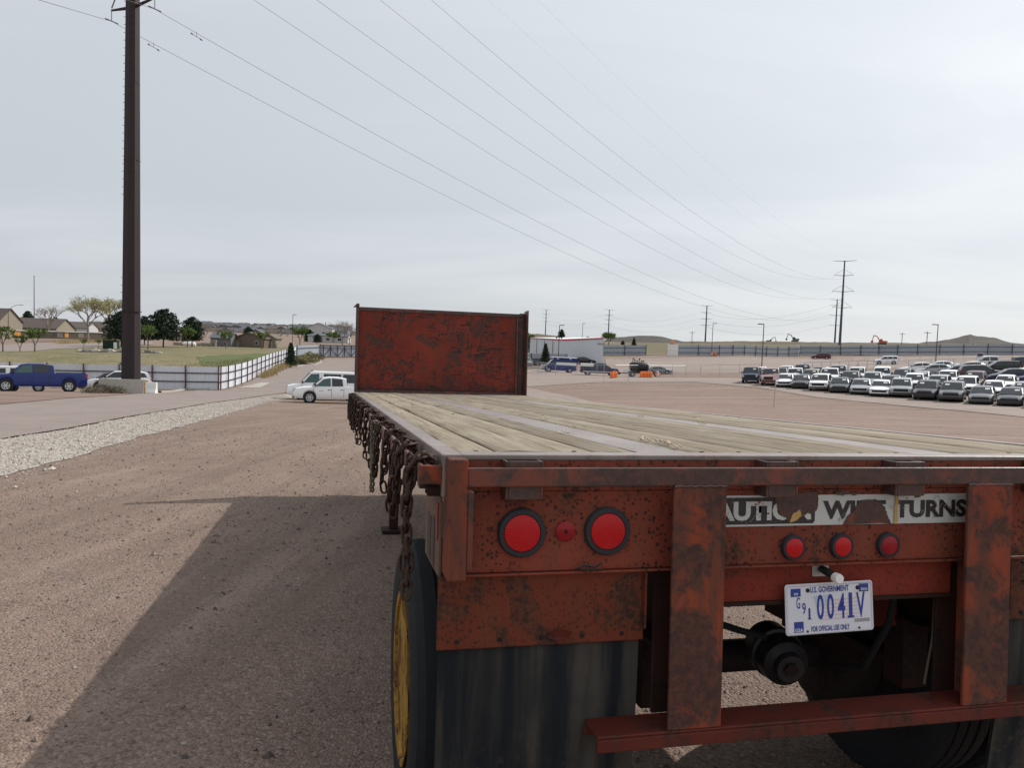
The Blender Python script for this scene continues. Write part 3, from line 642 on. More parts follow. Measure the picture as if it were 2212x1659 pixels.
text('lettering', '09', 1, 'plate_white', lp, pf(-.116, .047, -.0024), .014, .02, height=.008)
text('lettering', '2026', 1, 'plate_white', lp, pf(.120, .051, -.0024), .024, .02, height=.008)
for x, z in ((-.116, .051), (.120, .055)): obj('sticker', MB().poly([(x-.017, -.0008, z-.012), (x+.017, -.0008, z-.012), (x+.017, -.0008, z+.012), (x-.017, -.0008, z+.012)]), 'plate_blue', lp)
obj('grey_bar', MB().poly([(.085, -.0008, -.048), (.138, -.0008, -.048), (.138, -.0008, -.038), (.085, -.0008, -.038)]), 'plate_grey', lp)
for k in range(6): obj('flag_stripe', MB().poly([(-.03+.012*k*.3, -.0006, -.036+k*.011), (.10, -.0006, -.034+k*.0115), (.10, -.0006, -.030+k*.0115), (-.03+.012*k*.3, -.0006, -.032+k*.011)]), 'plate_pale_red', lp)
obj('flag_canton', MB().poly([(-.058, -.0005, .038), (.01, -.0005, .040), (.0, -.0005, .006), (-.046, -.0005, .004)]), 'plate_pale_blue', lp)
for x, z in ((-.075, .056), (.098, .056), (-.079, -.066), (.100, -.066)):
    obj('screw', MB().lathe([(.0065 if z > 0 else .0035, 0), (.006 if z > 0 else .003, .002), (.0003, .003)], 12, Matrix.Translation((x, -.0006, z)) @ Matrix.Rotation(R(90), 4, 'X')), 'hub_dark', lp, 40)
# plate lamp
e = obj('plate_lamp', MB().poly(rrect(.029, .021, .006, 0), (0, .004, 0)), 'galvanised', TR, mw=Matrix.Translation((-.052, .021, -.352)), bevel=.001)
obj('lamp_arm', MB().tube([(.0, -.001, .004), (.006, -.03, -.002), (.012, -.055, -.010)], .011, 10, r1=.014), 'black_steel', e, 50)
obj('lamp_cap', MB().lathe([(.0145, 0), (.0150, .018), (.0135, .024), (.0005, .0245)], 24, Matrix.Translation((.012, -.052, -.010)) @ Matrix.Rotation(R(90), 4, 'X')), 'white_plastic', e, 40)

# ---- headboard
HB = obj('headboard', MB().box(-1.19, 1.135, LEN-.05, LEN-.035, -.004, 1.165), 'paint_headboard', TR, bevel=.003)
obj('top_rail', MB().box(-1.19, 1.20, LEN-.075, LEN-.0352, 1.166, 1.205), 'paint_bar', HB, bevel=.005)
obj('side_post', MB().box(-1.235, -1.1905, LEN-.10, LEN-.02, -.02, 1.215), 'paint_bar', HB, bevel=.005)
obj('post_cap', MB().poly([(-1.275, LEN-.12, 1.195), (-1.19, LEN-.12, 1.21), (-1.19, LEN-.12, 1.245), (-1.225, LEN-.12, 1.25)], (0, .12, 0)), 'paint_bar', HB, bevel=.004)
obj('side_post', MB().box(1.10, 1.128, LEN-.085, LEN-.0505, -.003, 1.165).box(1.136, 1.150, LEN-.06, LEN-.02, -.02, 1.20).box(1.1502, 1.225, LEN-.032, LEN-.02, -.02, 1.22).box(1.225, 1.245, LEN-.22, LEN-.02, -.02, 1.25), 'paint_bar', HB, bevel=.004)
obj('bottom_angle', MB().box(-1.19, 1.135, LEN-.075, LEN-.0505, -.004, .03), 'paint_bar', HB, bevel=.004)
for x in (-.8, 0, .8): obj('stiffener', MB().box(x-.03, x+.03, LEN-.0348, LEN+.04, 0, 1.15), 'paint_bar', HB)

# ---- under the deck
for s in (-1, 1):
    a, b2 = sorted((s*.468, s*.502))
    tp('main_beam', MB().box(*sorted((s*.48, s*.49)), .12, LEN-.2, -.58, -.035).box(*sorted((s*.41, s*.56)), .12, LEN-.2, -.60, -.582).box(*sorted((s*.41, s*.56)), .12, LEN-.2, -.034, -.022), 'paint_under_shade', bevel=0)
cm = MB().box(-1.17, 1.17, 0, .06, -.115, -.052).mesh('crossmember'); cm.materials.append(MAT['paint_under_shade'])
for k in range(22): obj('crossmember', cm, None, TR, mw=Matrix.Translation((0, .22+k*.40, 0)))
# landing gear
for s in (-1, 1):
    tp('landing_leg', MB().box(s*.88-.06, s*.88+.06, 5.95, 6.07, -1.10, -.1).box(s*.88-.045, s*.88+.045, 5.965, 6.055, -1.36, -1.101).box(s*.88-.12, s*.88+.12, 5.88, 6.14, -1.392, -1.361), 'paint_under_shade')
tp('landing_brace', MB().tube([(-.88, 6.01, -.9), (.88, 6.01, -.4)], .03, 8), 'paint_under_shade', bevel=0)
# axles and wheels
WR = .50
tyre = MB().lathe([(.30, -.125), (.34, -.135), (.44, -.138), (.475, -.125), (.495, -.10), (.50, -.06), (.50, -.055), (.492, -.053), (.492, -.043), (.50, -.041), (.50, -.006), (.492, -.004), (.492, .004), (.50, .006), (.50, .041), (.492, .043), (.492, .053), (.50, .055), (.50, .06), (.495, .10), (.475, .125), (.44, .138), (.34, .135), (.30, .125)], 56, cap=False).mesh('tyre', 30)
tyre.materials.append(MAT['rubber'])
rimp = [(.300, .125), (.305, .138), (.285, .135), (.272, .10), (.262, .02), (.24, -.02), (.20, -.035), (.16, -.03), (.14, -.01), (.11, .0), (.11, .07), (.095, .085), (.0005, .087)]
rimm = MB().lathe(rimp, 40).mesh('rim', 30); rimm.materials.append(MAT['rim_yellow'])
rimi = MB().lathe([(.300, .125), (.305, .138), (.285, .135), (.272, .08), (.262, -.06), (.23, -.10), (.0005, -.10)], 32).mesh('rim', 30); rimi.materials.append(MAT['hub_dark'])
for ya in (.80,):
    tp('axle', MB().tube([(-1.0, ya, -.90), (1.0, ya, -.90)], .065, 14), 'hub_dark', bevel=0, smooth=40)
    for s in (-1, 1):
        for x, rm in ((1.122, rimm), (.80, rimi)):
            wh = obj('wheel', tyre, None, TR, mw=Matrix.Translation((s*x, ya, -.90)) @ Matrix.Rotation(R(90*s), 4, 'Y'))
            wh.name = 'wheel'; obj('rim', rm, None, wh)
        tp('brake_drum', MB().lathe([(.21, 0), (.21, .16), (.18, .18)], 28, Matrix.Translation((s*.64, ya, -.90)) @ Matrix.Rotation(R(-90*s), 4, 'Y')), 'hub_dark', bevel=0, smooth=35)
        tp('leaf_spring', MB().box(*sorted((s*.45, s*.53)), ya-.48, ya+.48, -.80, -.76).box(*sorted((s*.45, s*.53)), ya-.34, ya+.34, -.83, -.802).box(*sorted((s*.45, s*.53)), ya-.2, ya+.2, -.855, -.832), 'paint_under_shade', bevel=0)
        tp('spring_hanger', MB().box(*sorted((s*.44, s*.54)), ya-.56, ya-.46, -.84, -.60), 'paint_under_shade')
for x, y, z, r in ((.095, .40, -.80, .088), (-.16, .62, -.83, .092)):
    f = Matrix.Translation((x, y, z)) @ Matrix.Rotation(R(-82), 4, 'X') @ Matrix.Rotation(R(8), 4, 'Y')
    bc = obj('brake_chamber', MB().lathe([(.05, -.02), (r*.62, -.012), (r*.66, 0), (r*.95, .02), (r, .05), (r, .09), (r*1.12, .095), (r*1.12, .115), (r, .12), (r*.95, .2), (r*.5, .24), (.02, .25)], 30, f), 'black_steel', TR, 35)
    obj('clamp_nut', MB().lathe([(r*.30, -.03), (r*.30, -.021)], 6, f), 'hub_dark', bc)
tp('air_tank', MB().lathe([(.02, 0), (.10, .02), (.12, .06), (.12, .62), (.10, .66), (.02, .68)], 28, Matrix.Translation((-.35, 1.35, -.55)) @ Matrix.Rotation(R(90), 4, 'Y')), 'black_steel', bevel=0, smooth=35)
for pts, m_, r in (([(-.26, .30, -.45), (-.24, .32, -.60), (-.10, .40, -.66), (.02, .44, -.70)], 'rubber', .012), ([(-.36, .28, -.5), (-.33, .3, -.62), (-.28, .36, -.66), (-.2, .5, -.72)], 'galvanised', .008),
                   ([(.30, .12, -.46), (.34, .2, -.6), (.33, .3, -.78), (.36, .5, -.85)], 'rubber', .012), ([(-.41, .15, -.52), (-.37, .18, -.56), (-.35, .25, -.55)], 'light_orange', .006), ([(.40, .06, -.455), (.405, .07, -.60), (.395, .09, -.76)], 'wall_brown', .004)):
    obj('hose', MB().tube(interp(pts, 12), r, 8), m_, TR, 60)
tp('hanger_bracket', MB().box(.30, .42, .25, .36, -.62, -.50), 'paint_bumper')
# ------------------------------------------------------------------ chains on the left rub rail
def link_mesh():
    pts = []; hw, hl = .0120, .0140
    for i in range(7): a = R(180*i/6); pts.append((hw*math.cos(a), 0, hl+hw*math.sin(a)))
    for i in range(7): a = R(180+180*i/6); pts.append((hw*math.cos(a), 0, -hl+hw*math.sin(a)))
    return MB().tube(pts, .0046, 6, closed=True)
LK = link_mesh(); LKM = LK.mesh('link', 60); LKM.materials.append(MAT['chain_rust'])
def frame_along(p, d, roll):
    d = d.normalized(); up = Vector((1, 0, 0)) if abs(d.x) < .8 else Vector((0, 1, 0))
    a = up.cross(d).normalized(); b2 = d.cross(a); c, s = math.cos(roll), math.sin(roll); x = a*c+b2*s; y = d.cross(x)
    m_ = Matrix.Identity(4)
    for i in range(3): m_[i][0], m_[i][1], m_[i][2], m_[i][3] = x[i], y[i], d[i], p[i]
    return m_
def strand(rn, y, depth, loop, side=-1):
    x = lambda v: side*v
    p = [(x(1.262), y+rn.uniform(-.06, .06), -.022), (x(1.278), y, -.012), (x(1.297), y, -.014), (x(1.310), y+.004, -.035), (x(1.314), y+rn.uniform(-.01, .01), -.09)]
    dy = rn.uniform(-.02, .03)
    if loop:
        w_ = rn.uniform(.05, .13)
        for k in range(1, 8): a = math.pi*k/8; p.append((x(1.314+rn.uniform(0, .010)), y+w_*(1-math.cos(a))/2, -.09-(depth-.09)*math.sin(a)))
        p += [(x(1.314), y+w_, -.09), (x(1.310), y+w_, -.035)]
    else:
        for k in range(1, 5): p.append((x(1.314+rn.uniform(0, .012)), y+dy*k/4+rn.uniform(-.008, .008), -.09-(depth-.09)*k/4))
    return p
def chain_links(pts):
    L = sum((Vector(b2)-Vector(a)).length for a, b2 in zip(pts, pts[1:])); n = max(3, int(L/.0345)); q = interp(pts, n); out = []
    for i in range(n):
        d = q[min(i+1, n-1)]-q[max(i-1, 0)]; out.append(frame_along(q[i], d, R(90)*(i % 2)+R(25)))
    return out
ORD = ['first', 'second', 'third', 'fourth', 'fifth', 'sixth', 'seventh', 'eighth', 'ninth', 'tenth', 'eleventh', 'twelfth', 'thirteenth', 'fourteenth', 'fifteenth', 'sixteenth', 'seventeenth']
rn = random.Random(11)
spec = [(.10, [(.39, 0), (.37, 0), (.17, 1)]), (.40, [(.23, 0), (.15, 1)]), (.74, [(.25, 0)]), (1.12, [(.24, 0), (.18, 1)]), (1.70, [(.27, 1)]), (2.3, [(.28, 0), (.20, 1)]), (3.0, [(.24, 1), (.3, 0)]), (3.8, [(.28, 0), (.22, 1)]), (4.6, [(.26, 1), (.34, 0)]), (5.5, [(.30, 0), (.3, 1)]), (6.3, [(.30, 1), (.36, 1)]), (7.2, [(.30, 1), (.36, 1)]), (8.2, [(.26, 1), (.34, 1)])]
for k, (y, strands) in enumerate(spec):
    lab = 'rusty chain bundle draped over the left rub rail, '+('nearest the rear corner' if k == 0 else ORD[k]+' from the rear corner')
    fr = []
    for dpt, lp_ in strands: fr += chain_links(strand(rn, y+rn.uniform(-.06, .06), dpt, lp_))
    if k < 3:
        th = thing('chain', lab, 'chain', TM, 'chains hanging on the trailer rail')
        for f in fr: obj('link', LKM, None, th, mw=f)
    else:
        mbb = MB()
        for f in fr: mbb.add([f @ Vector(v) for v in LK.v], LK.f)
        o = obj('chain', mbb, 'chain_rust', smooth=60); o.matrix_world = TM; tag(o, lab, 'chain', 'chains hanging on the trailer rail')
rp = MB()
for k in range(3):
    pts = [(-1.316+.010*math.cos(i*.9+k*2.09), 2.05+.010*math.sin(i*.9+k*2.09)+.03*math.sin(i*.2), -.02-i*.013) for i in range(30)]; rp.tube(pts, .0055, 5)
o = obj('rope', rp, 'leaf_dead', smooth=60); o.matrix_world = TM; tag(o, 'frayed pale rope hanging among the chains on the rub rail', 'rope')

# ------------------------------------------------------------------ loose stones
def stones(name, pts, sizes, mat, label=None):
    base = np.array([(1, 0, 0), (-1, 0, 0), (0, 1, 0), (0, -1, 0), (0, 0, .8), (0, 0, -.5)]); F = [(0, 2, 4), (2, 1, 4), (1, 3, 4), (3, 0, 4), (2, 0, 5), (1, 2, 5), (3, 1, 5), (0, 3, 5)]
    n = len(pts); rs = np.random.RandomState(len(pts)); V = np.zeros((n, 6, 3)); a = rs.uniform(0, 6.28, n); sc = np.array(sizes)[:, None]*rs.uniform(.55, 1.25, (n, 3)); jig = rs.uniform(.75, 1.25, (n, 6, 1))
    V = base[None]*jig*sc[:, None, :]; x = V[:, :, 0]*np.cos(a)[:, None]-V[:, :, 1]*np.sin(a)[:, None]; y = V[:, :, 0]*np.sin(a)[:, None]+V[:, :, 1]*np.cos(a)[:, None]
    V[:, :, 0] = x; V[:, :, 1] = y; V += np.array(pts)[:, None, :]
    me = bpy.data.meshes.new(name); me.from_pydata(V.reshape(-1, 3).tolist(), [], [tuple(i+6*k for i in f) for k in range(n) for f in F]); me.update()
    o = obj(name, me, mat, kind='stuff'); tag(o, label, 'stones'); return o
m, t, b = new('pebble'); g = t.nodes.new('ShaderNodeNewGeometry'); cr = t.nodes.new('ShaderNodeValToRGB'); t.links.new(g.outputs['Random Per Island'], cr.inputs[0])
for p_, c in ((0, (.06, .048, .042)), (.35, (.17, .125, .102)), (.6, (.235, .175, .143)), (.93, (.26, .20, .162)), (1, (.38, .33, .29))):
    e = cr.color_ramp.elements[0] if p_ == 0 else (cr.color_ramp.elements[-1] if p_ == 1 else cr.color_ramp.elements.new(p_)); e.color = (*c, 1)
setc(t, b, cr.outputs[0], .9)
m, t, b = new('crushed_rock'); g = t.nodes.new('ShaderNodeNewGeometry')
setc(t, b, mix(t, g.outputs['Random Per Island'], (.27, .235, .205), (.57, .515, .465)), .9)
rs = np.random.RandomState(4)
def local_pts(n, x0, x1, y0, y1, pw=1.0):
    u = rs.uniform(0, 1, n); v = rs.uniform(0, 1, n)**pw; lx = x0+(x1-x0)*u; ly = y0+(y1-y0)*v
    P = np.array(TO)[None]+lx[:, None]*np.array(TX)[None]+ly[:, None]*np.array(TA)[None]; P[:, 2] = H(P[:, 0], P[:, 1]); return P
P = np.concatenate([local_pts(26000, -6.0, 2.2, -.6, 9, 1.5), local_pts(9000, -10, -1, 5, 22)])
sz = np.concatenate([rs.gamma(2.0, .0022, 26000)+.0018, rs.gamma(2.0, .004, 9000)+.003]); P[:, 2] += sz*.15
stones('pebbles', P.tolist(), sz, 'pebble', 'reddish pebbles scattered over the dirt beside the trailer')
gr = np.array(grows); nr, nc = gr.shape[:2]; n = 30000
ii = rs.randint(0, nr-1, n); cc = (rs.uniform(0, 1, n)**1.2*(nc-8)).astype(int); u = rs.uniform(0, 1, (n, 1)); v = rs.uniform(0, 1, (n, 1))
P = (gr[ii, cc]*(1-u)+gr[ii+1, cc]*u)*(1-v)+(gr[ii, cc+1]*(1-u)+gr[ii+1, cc+1]*u)*v; edge = (rs.uniform(0, 1, n) < .30); P[edge, :2] += rs.normal(0, .40, (edge.sum(), 2)); P[:, 2] += .004
stones('crushed_rocks', P.tolist(), rs.gamma(2.5, .0045, n)+.007, 'crushed_rock', 'pale crushed rock spread along the edge of the paved lane')

# ------------------------------------------------------------------ vehicles
def lerp_pl(pl, x):
    if x <= pl[0][0]: return pl[0][1]
    for (a, za), (b2, zb) in zip(pl, pl[1:]):
        if x <= b2: return za+(zb-za)*(x-a)/max(1e-6, b2-a)
    return pl[-1][1]
def wheel_mesh(r, wd, spokes):
    ty = MB().lathe([(r*.62, -wd/2), (r*.9, -wd/2), (r, -wd*.36), (r, wd*.36), (r*.9, wd/2), (r*.62, wd/2), (r*.60, wd*.30), (.001, wd*.28)], 22, cap=False).mesh('wheel', 35); ty.materials.append(MAT['tyre'])
    rm = MB().lathe([(r*.63, wd*.47), (r*.63, wd*.52), (r*.54, wd*.50), (r*.52, wd*.31)], 22, cap=False)
    for k in range(spokes): rm.box(r*.12, r*.56, -r*.10, r*.10, wd*.36, wd*.47, Matrix.Rotation(2*math.pi*k/spokes, 4, 'Z'))
    rm.lathe([(r*.22, wd*.36), (r*.20, wd*.50), (.001, wd*.51)], 12, cap=False)
    rm = rm.mesh('rim', 35); rm.materials.append(MAT['rim_alloy']); return ty, rm
CARS = {}
def car_kind(key, L, Wd, axles, wr, clear, top, roof, wins, ws, rw, grille, head, tail, wt=.76, spokes=6, belt_w=.955, crown=.03, front_tuck=.10, bed=None):
    """meshes of one kind of vehicle: +x front, z up, centre on the ground. top: hood/belt/deck line, roof: cabin outline, ws/rw: windscreen and rear glass (x0,z0,x1,z1)"""
    hb = Wd/2; xs = set(); n = 30
    for i in range(n+1): xs.add(round(-L/2+L*i/n, 4))
    ra = wr+.055
    for a in axles:
        for k in range(13): xs.add(round(a-ra*math.cos(math.pi*k/12), 4))
        xs.add(round(a-ra-.004, 4)); xs.add(round(a+ra+.004, 4))
    for x, _ in top: xs.add(round(x, 4))
    xs = sorted(x for x in xs if -L/2 <= x <= L/2)
    def hw(x):
        e = max(0, abs(x)-(L/2-.75))/.75; return hb*(1-(.13 if x > 0 else .09)*e**2.2)
    def zb(x):
        z = clear+(front_tuck*max(0, (abs(x)-(L/2-.45))/.45))
        for a in axles:
            if abs(x-a) < ra: z = max(z, wr+math.sqrt(max(0, ra*ra-(x-a)**2)))
        return z
    rows = []
    for x in xs:
        zt = lerp_pl(top, x); b_ = min(zb(x), zt-.1); h = hw(x); zm = b_+(zt-b_)*.55
        half = [(x, h*.90, b_), (x, h*.985, b_+min(.10, (zt-b_)*.25)), (x, h, zm), (x, h*.985, zt-min(.13, (zt-b_)*.3)), (x, h*belt_w, zt-.03), (x, h*.80, zt+.002), (x, h*.4, zt+crown*.7), (x, 0, zt+crown)]
        rows.append(half+[(p[0], -p[1], p[2]) for p in half[-2::-1]])
    body = MB().grid(rows, True); k = len(rows[0]); N = len(rows)
    body.f += [tuple(range(k)), tuple((N-1)*k+i for i in range(k-1, -1, -1))]
    for i in range(N-1): body.f.append((i*k, (i+1)*k, (i+1)*k+k-1, i*k+k-1))
    body = body.mesh('body', 38); body.materials.append(MAT['car_white'])
    zr = max(z for _, z in roof); x0, x1 = roof[0][0], roof[-1][0]; zb0 = min(lerp_pl(top, x0), lerp_pl(top, x1))
    wbt = hb*belt_w*.985
    def cw(z): return wbt+(hb*wt-wbt)*max(0, min(1, (z-zb0)/(zr-zb0)))
    rr = []; cxs = sorted(set([round(x0+(x1-x0)*i/26, 4) for i in range(27)]+[round(x, 4) for x, _ in roof]))
    for x in cxs:
        z = lerp_pl(roof, x); zl = lerp_pl(top, x)-.04; c = cw(z); zs = z-.05 if z-zl > .2 else z-(z-zl)*.25
        half = [(x, cw(zl+.04), zl), (x, cw(zs), zs), (x, c*.955, z-.012), (x, c*.6, z+.012), (x, 0, z+.02)]
        rr.append(half+[(p[0], -p[1], p[2]) for p in half[-2::-1]])
    cab = MB().grid(rr, True); k = len(rr[0]); cab.f += [tuple(range(k)), tuple((len(rr)-1)*k+i for i in range(k-1, -1, -1))]
    cab = cab.mesh('cabin', 32); cab.materials.append(MAT['car_white'])
    parts = [('body', body, 1), ('cabin', cab, 1)]
    def add(nm, mb_, mat, sm=None):
        me = mb_.mesh(nm, sm); me.materials.append(MAT[mat]); parts.append((nm, me, 0))
    for (a, za, c, zc), nm in ((ws, 'windscreen'), (rw, 'rear_window')):
        dx, dz = c-a, zc-za; L_ = math.hypot(dx, dz); nx, nz = (dz/L_, -dx/L_); 
        if nm == 'rear_window' or nz < 0: nx, nz = (nx, nz) if nz > 0 else (-nx, -nz)
        o_ = .022; w0, w1 = cw(za)*.93, cw(zc)*.90
        add(nm, MB().poly([(a+nx*o_, w0, za+nz*o_), (a+nx*o_, -w0, za+nz*o_), (c+nx*o_, -w1, zc+nz*o_), (c+nx*o_, w1, zc+nz*o_)]), 'glass_dark')
    for wl in wins:
        for s in (-1, 1): add('side_window', MB().poly([(x, s*(cw(z)+.012), z) for x, z in (wl if s > 0 else wl[::-1])]), 'glass_dark')
    xf = L/2; hf = hw(xf)
    gz0, gz1, gw = grille; add('grille', MB().box(xf-.06, xf+.012, -gw, gw, gz0, gz1), 'trim_black')
    add('bumper', MB().box(xf-.10, xf+.03, -hf*.97, hf*.97, gz0-.24, gz0-.10), 'trim_black')
    hz0, hz1, hy = head
    for s in (-1, 1):
        add('headlight', MB().box(xf-.22, xf+.008, *sorted((s*hy, s*(hf*1.01))), hz0, hz1), 'headlamp')
        tz0, tz1, ty_ = tail; hr = hw(-xf)
        add('taillight', MB().box(-xf-.012, -xf+.16, *sorted((s*ty_, s*(hr*1.012))), tz0, tz1), 'tail_red')
        mx, mz = ws[0]-.18, lerp_pl(top, ws[0]-.2)+.10
        add('mirror', MB().box(mx-.06, mx+.06, *sorted((s*hb*.98, s*(hb+.17))), mz-.07, mz+.08), 'trim_black')
    add('rear_bumper', MB().box(-xf-.05, -xf+.1, -hf*.95, hf*.95, clear+.12, clear+.30), 'trim_black')
    for xd in [w_[0][0] for w_ in wins[:2]]:
        for s in (-1, 1): add('door_handle', MB().box(xd+.02, xd+.18, *sorted((s*hb*.985, s*(hb*.985+.03))), lerp_pl(top, xd)-.20, lerp_pl(top, xd)-.165), 'trim_black')
    for a in axles:
        for s in (-1, 1): add('wheel_well_shade', MB().lathe([(ra+.004, 0), (ra+.004, .012)], 24, Matrix.Translation((a, s*(hb*.90), wr)) @ Matrix.Rotation(R(90), 4, 'X')), 'trim_black')  # dark discs stand in for the shade inside the wheel arches
    for xd in sorted(set([w_[0][0]-.05 for w_ in wins[:2]]+[wins[0][1][0]+.12])):
        for s in (-1, 1): add('door_seam', MB().box(xd-.009, xd+.009, *sorted((s*hb*.96, s*(hb*1.003))), clear+.14, lerp_pl(top, xd)-.10), 'trim_black')
    if bed:
        add('bed_shade', MB().box(bed[0], bed[1], -hb*.80, hb*.80, lerp_pl(top, bed[0]+.3)+crown-.01, lerp_pl(top, bed[0]+.3)+crown+.006), 'trim_black')  # dark slab stands in for the shade inside the open truck bed
    CARS[key] = dict(parts=parts, wheel=wheel_mesh(wr, .24, spokes), axles=axles, wr=wr, W=Wd, L=L, ws=ws, cw=cw)
SED = dict(L=4.8, Wd=1.83, axles=(-1.38, 1.42), wr=.33, clear=.20, top=[(-2.4, .88), (-2.3, 1.02), (-1.7, 1.04), (-.9, .98), (.9, .93), (1.6, .86), (2.15, .76), (2.4, .62)],
           roof=[(-1.85, 1.02), (-1.15, 1.36), (-.6, 1.45), (.1, 1.44), (.45, 1.37), (1.25, .92)], wins=[[(-.32, 1.01), (.95, .99), (.42, 1.31), (-.30, 1.36)], [(-1.30, 1.05), (-.40, 1.01), (-.38, 1.36), (-1.05, 1.31)]],
           ws=(1.20, .95, .48, 1.36), rw=(-1.82, 1.04, -1.16, 1.36), grille=(.46, .68, .62), head=(.60, .74, .55), tail=(.78, .94, .52))
car_kind('sedan', **SED)
car_kind('coupe', **{**SED, 'L': 4.95, 'roof': [(-2.1, 1.0), (-1.2, 1.33), (-.5, 1.43), (.1, 1.42), (.45, 1.35), (1.3, .9)], 'rw': (-2.05, 1.03, -1.2, 1.34), 'Wd': 1.86})
car_kind('suv', L=4.7, Wd=1.9, axles=(-1.36, 1.38), wr=.37, clear=.24, top=[(-2.35, .95), (-2.28, 1.10), (.8, 1.06), (1.5, 1.02), (2.1, .92), (2.35, .72)], roof=[(-2.22, 1.12), (-1.95, 1.58), (-1.5, 1.66), (0, 1.68), (.35, 1.62), (1.2, 1.04)],
         wins=[[(-.30, 1.13), (.95, 1.11), (.36, 1.53), (-.28, 1.57)], [(-1.25, 1.15), (-.38, 1.13), (-.36, 1.57), (-1.22, 1.56)], [(-1.95, 1.20), (-1.33, 1.16), (-1.30, 1.55), (-1.75, 1.50)]], ws=(1.15, 1.08, .38, 1.60), rw=(-2.20, 1.15, -1.98, 1.55), grille=(.60, .86, .60), head=(.74, .90, .55), tail=(.85, 1.10, .66), wt=.80)
car_kind('boxy_suv', L=4.8, Wd=1.92, axles=(-1.42, 1.43), wr=.38, clear=.27, top=[(-2.4, 1.0), (-2.36, 1.12), (.9, 1.10), (1.5, 1.07), (2.25, 1.0), (2.4, .85)], roof=[(-2.34, 1.12), (-2.25, 1.80), (-1.0, 1.84), (.3, 1.82), (.6, 1.76), (1.15, 1.10)],
         wins=[[(-.20, 1.18), (.95, 1.16), (.55, 1.64), (-.18, 1.68)], [(-1.15, 1.18), (-.28, 1.18), (-.26, 1.68), (-1.13, 1.68)], [(-2.10, 1.20), (-1.25, 1.18), (-1.23, 1.68), (-2.05, 1.66)]], ws=(1.10, 1.14, .63, 1.73), rw=(-2.33, 1.2, -2.27, 1.70), grille=(.66, .94, .62), head=(.78, .97, .58), tail=(.85, 1.25, .70), wt=.84)
TRK = dict(L=5.85, Wd=2.03, axles=(-1.82, 1.86), wr=.40, clear=.36, top=[(-2.92, 1.30), (-.85, 1.31), (-.80, 1.26), (1.1, 1.22), (1.5, 1.24), (2.5, 1.18), (2.85, 1.08), (2.92, .92)], roof=[(-.92, 1.27), (-.82, 1.84), (-.2, 1.93), (.6, 1.93), (.95, 1.88), (1.72, 1.22)],
           wins=[[(.35, 1.30), (1.42, 1.28), (.92, 1.76), (.37, 1.82)], [(-.66, 1.32), (.25, 1.30), (.27, 1.82), (-.62, 1.80)]], ws=(1.66, 1.26, .99, 1.86), rw=(-.91, 1.34, -.84, 1.78), grille=(.72, 1.06, .66), head=(.82, 1.06, .64), tail=(.92, 1.26, .82), wt=.82, belt_w=.975, bed=(-2.82, -1.02), front_tuck=.04)
car_kind('truck', **TRK)
car_kind('small_truck', **{**TRK, 'L': 5.4, 'Wd': 1.88, 'axles': (-1.62, 1.63), 'wr': .375, 'clear': .30, 'top': [(-2.7, 1.12), (-.72, 1.14), (-.68, 1.10), (1.0, 1.08), (1.4, 1.10), (2.1, 1.04), (2.5, .95), (2.7, .72)],
    'roof': [(-.78, 1.10), (-.70, 1.66), (-.2, 1.76), (.45, 1.76), (.8, 1.69), (1.55, 1.06)], 'wins': [[(.30, 1.13), (1.28, 1.12), (.76, 1.60), (.32, 1.66)], [(-.50, 1.16), (.22, 1.13), (.24, 1.66), (-.44, 1.62)]], 'ws': (1.48, 1.10, .84, 1.68), 'rw': (-.77, 1.16, -.72, 1.60), 'bed': (-2.6, -.85), 'grille': (.55, .82, .6), 'head': (.72, .92, .55), 'tail': (.80, 1.08, .75), 'front_tuck': .06})
car_kind('van', L=5.7, Wd=2.0, axles=(-1.75, 1.75), wr=.38, clear=.30, top=[(-2.85, 1.15), (1.3, 1.15), (1.75, 1.18), (2.4, 1.10), (2.75, 1.0), (2.85, .72)], roof=[(-2.83, 1.15), (-2.78, 2.02), (-2.2, 2.10), (.9, 2.10), (1.15, 2.04), (1.95, 1.16)],
         wins=[[(.55, 1.28), (1.65, 1.26), (1.15, 1.88), (.57, 1.92)], [(-1.0, 1.30), (.25, 1.30), (.25, 1.92), (-1.0, 1.92)], [(-2.6, 1.30), (-1.12, 1.30), (-1.12, 1.92), (-2.6, 1.92)]], ws=(1.90, 1.2, 1.20, 2.0), rw=(-2.82, 1.3, -2.79, 1.92), grille=(.66, .95, .6), head=(.74, .98, .6), tail=(.9, 1.3, .82), wt=.90)
